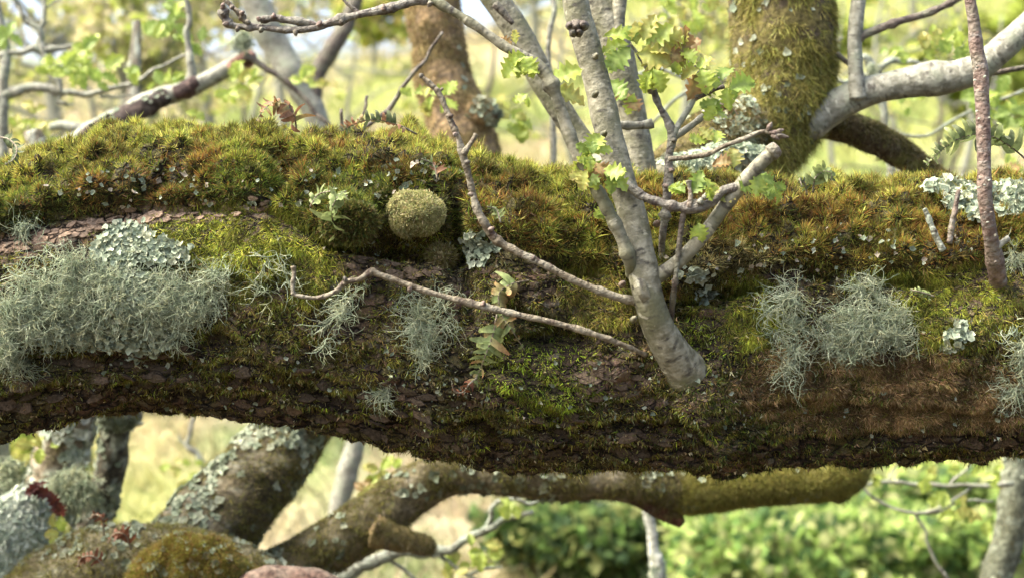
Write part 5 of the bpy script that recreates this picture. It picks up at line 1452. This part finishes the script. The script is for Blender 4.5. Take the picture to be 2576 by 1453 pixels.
def limb_lobes(label, ells, n, seed, size, pal, lift=.5, out=0.0):
    r = np.random.default_rng(seed)
    p, nn = limb_points(ells, n, r)
    p = p + nn * (r.random((n, 1)) * out)
    V, F, col = lobes(p + nn * .003, norm(nn + r.normal(size=nn.shape) * .25), size * r.uniform(.5, 1.3, n), pal[r.integers(0, len(pal), n)], r, lift)
    t = thing('leafy_lichen', label, 'lichen', 'patches of leafy lichen on the limb', tuple(p.mean(0)))
    return obj('lobes', mesh('lobes', V, F, M_FOLI, col=col), t, kind='stuff')


limb_lobes('pale mint leafy lichen patch above the broad beard lichen', [(330, 590, 60, 25), (370, 625, 90, 35), (300, 640, 70, 40), (430, 640, 50, 25)], 1100, 121, .0046, MINT, .5, .008)
limb_lobes('grey green leafy lichen rim below the broad beard lichen', [(300, 850, 130, 30), (200, 850, 100, 26), (380, 840, 60, 36), (350, 895, 26, 14), (300, 780, 60, 40), (340, 720, 50, 40), (200, 800, 60, 40)], 1100, 122, .0046, MINT * .9, .5, .012)
limb_lobes('whitish leafy lichen on the moss crest beside the red brown shoot', [(2380, 475, 50, 16), (2420, 500, 45, 30), (2450, 520, 30, 25)], 330, 123, .0068, MINT * 1.12)
limb_lobes('pale grey leafy lichen on the crest past the red brown shoot', [(2530, 480, 60, 16), (2545, 510, 45, 30)], 330, 124, .0068, MINT * 1.12)
limb_lobes('small blue grey lichen rosette on the dry brown moss', [(2410, 845, 30, 14), (2395, 870, 26, 14), (2415, 830, 18, 20)], 110, 125, .005, MINT)
limb_lobes('crisp grey lichen scales beside the dead twig bend', [(1190, 610, 25, 24), (1205, 650, 22, 15), (1230, 625, 30, 14)], 120, 126, .005, GREYG)
limb_lobes('tiny pale lichen scales sprinkled over the lower bark', [(700, 950, 500, 90), (1500, 1000, 500, 110), (2200, 1040, 360, 60), (950, 650, 200, 50)], 170, 127, .0030, GREYG * .8, .5)
limb_lobes('pale lichen flecks among the cushion moss', [(600, 470, 520, 50), (1050, 440, 120, 40), (1830, 660, 160, 30), (2150, 620, 300, 50)], 200, 128, .0036, np.vstack([GREYG, [[.36, .32, .24]]]), .5)
limb_lobes('small lichen clot on the ledge by the dark crevice', [(1775, 735, 28, 12), (1740, 690, 40, 12)], 60, 129, .0055, GREYG + .05)


# ------------------------------------------------------------------ round moss cushions
def cushion(label, x, y, rx, ry, pal, n, seed, out=.045, L=.005):
    r = np.random.default_rng(seed)
    p0, nn = surf(x, y - ry * .6)
    Y = p0[1] - out * .2
    c = P(x, y, Y)
    RX, RY = rx * K * Y, ry * K * Y
    a = np.linspace(0, 2 * np.pi, 40, endpoint=False)
    b = np.linspace(-1.35, 1.57, 24)
    A, B = np.meshgrid(a, b)
    d = np.stack([np.cos(B) * np.cos(A), -np.sin(B) * .0 - np.cos(B) * 0, np.cos(B) * np.sin(A)], -1)
    d[..., 1] = -np.sin(B)
    d = d.reshape(-1, 3)
    rad = 1 + (fbm(d * 1.7 + seed, 3) - .5) * .75
    V = c + d * rad[:, None] * np.array([RX, out, RY])
    m = len(a)
    i = (np.arange(len(b) - 1)[:, None] * m)
    j = np.arange(m)[None]
    F = np.stack([i + j, i + (j + 1) % m, i + m + (j + 1) % m, i + m + j], -1).reshape(-1, 4)
    pal = np.asarray(pal)
    t = thing('moss_cushion', label, 'moss', 'round moss cushions', tuple(c))
    obj('core', mesh('core', V, F, M_BARKC, col=np.repeat(pal[:1] * .55, len(V), 0)), t)
    p, nr, vi = scatter(V, F, np.ones(len(V)), n, r)
    nr = norm(p - c)
    ct = pal[r.integers(0, len(pal), n)] * (.7 + .6 * fbm(p * 60, 2))[:, None]
    Vm, Fm, cm = tufts(p, nr, 5, L, .0014, .55, np.array([0, 0, .1]), ct, ct * .55, r, jit=.0025)
    obj('shoots', mesh('shoots', Vm, Fm, M_MOSS, col=cm), t, kind='stuff')


cushion('round pale olive moss cushion bulging over the dark hollow', 1050, 535, 72, 56, [(.42, .40, .17), (.34, .34, .13), (.47, .43, .21), (.26, .27, .09)], 4600, 131, .034, .0036)
cushion('small tan moss tuft below the round cushion', 1108, 648, 34, 34, [(.27, .23, .11), (.20, .19, .05), (.16, .14, .04)], 900, 132, .025)
cushion('dark green moss tongue hanging beside the round cushion', 880, 560, 66, 46, [(.06, .085, .018), (.10, .12, .025), (.15, .14, .03), (.12, .085, .03)], 2200, 133, .018, .007)

# ------------------------------------------------------------------ loose bark plates, parts of the limb
def plate_mesh(seed, cols):
    r = np.random.default_rng(seed)
    m = 8
    a = np.linspace(0, 2 * np.pi, m, endpoint=False) + r.uniform(-.25, .25, m)
    q = r.uniform(.62, 1.1, m)
    top = np.stack([np.cos(a) * q, np.sin(a) * q * .5, np.full(m, .11) + r.uniform(-.04, .05, m)], 1)
    V = np.vstack([top * np.array([.86, .86, 1.15]), top * np.array([1, 1, .55]), top * np.array([1, 1, 0]) - np.array([0, 0, .14]), [[0, 0, .16]]])
    k = np.arange(m)
    k2 = (k + 1) % m
    Q = np.vstack([np.stack([m + k, m + k2, k2, k], 1), np.stack([2 * m + k, 2 * m + k2, m + k2, m + k], 1)])
    T = np.stack([k, k2, np.full(m, 3 * m)], 1)
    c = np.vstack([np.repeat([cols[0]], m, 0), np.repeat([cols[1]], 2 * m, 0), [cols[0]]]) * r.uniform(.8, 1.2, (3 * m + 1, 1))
    return mesh('bark_plate', V, [Q, T], M_PLATE, col=c, smooth=False)


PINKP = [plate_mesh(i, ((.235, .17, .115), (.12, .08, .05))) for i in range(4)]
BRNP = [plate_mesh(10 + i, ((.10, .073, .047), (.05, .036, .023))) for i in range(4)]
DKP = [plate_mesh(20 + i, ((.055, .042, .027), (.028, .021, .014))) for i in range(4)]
pr = random.Random(4)


def plate(x, y, size, kinds):
    p, nn = surf(x, y)
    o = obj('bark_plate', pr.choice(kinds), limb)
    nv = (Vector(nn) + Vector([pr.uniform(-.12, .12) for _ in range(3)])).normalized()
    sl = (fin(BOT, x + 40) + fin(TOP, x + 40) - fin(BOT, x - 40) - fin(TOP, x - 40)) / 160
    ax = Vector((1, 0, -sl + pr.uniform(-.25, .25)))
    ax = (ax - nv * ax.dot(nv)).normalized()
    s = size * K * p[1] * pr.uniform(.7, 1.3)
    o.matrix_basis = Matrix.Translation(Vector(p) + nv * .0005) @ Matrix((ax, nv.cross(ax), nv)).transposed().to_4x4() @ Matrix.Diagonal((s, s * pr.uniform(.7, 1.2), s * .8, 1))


SX, SY = [p[0] for p in STRIP], [p[1] for p in STRIP]
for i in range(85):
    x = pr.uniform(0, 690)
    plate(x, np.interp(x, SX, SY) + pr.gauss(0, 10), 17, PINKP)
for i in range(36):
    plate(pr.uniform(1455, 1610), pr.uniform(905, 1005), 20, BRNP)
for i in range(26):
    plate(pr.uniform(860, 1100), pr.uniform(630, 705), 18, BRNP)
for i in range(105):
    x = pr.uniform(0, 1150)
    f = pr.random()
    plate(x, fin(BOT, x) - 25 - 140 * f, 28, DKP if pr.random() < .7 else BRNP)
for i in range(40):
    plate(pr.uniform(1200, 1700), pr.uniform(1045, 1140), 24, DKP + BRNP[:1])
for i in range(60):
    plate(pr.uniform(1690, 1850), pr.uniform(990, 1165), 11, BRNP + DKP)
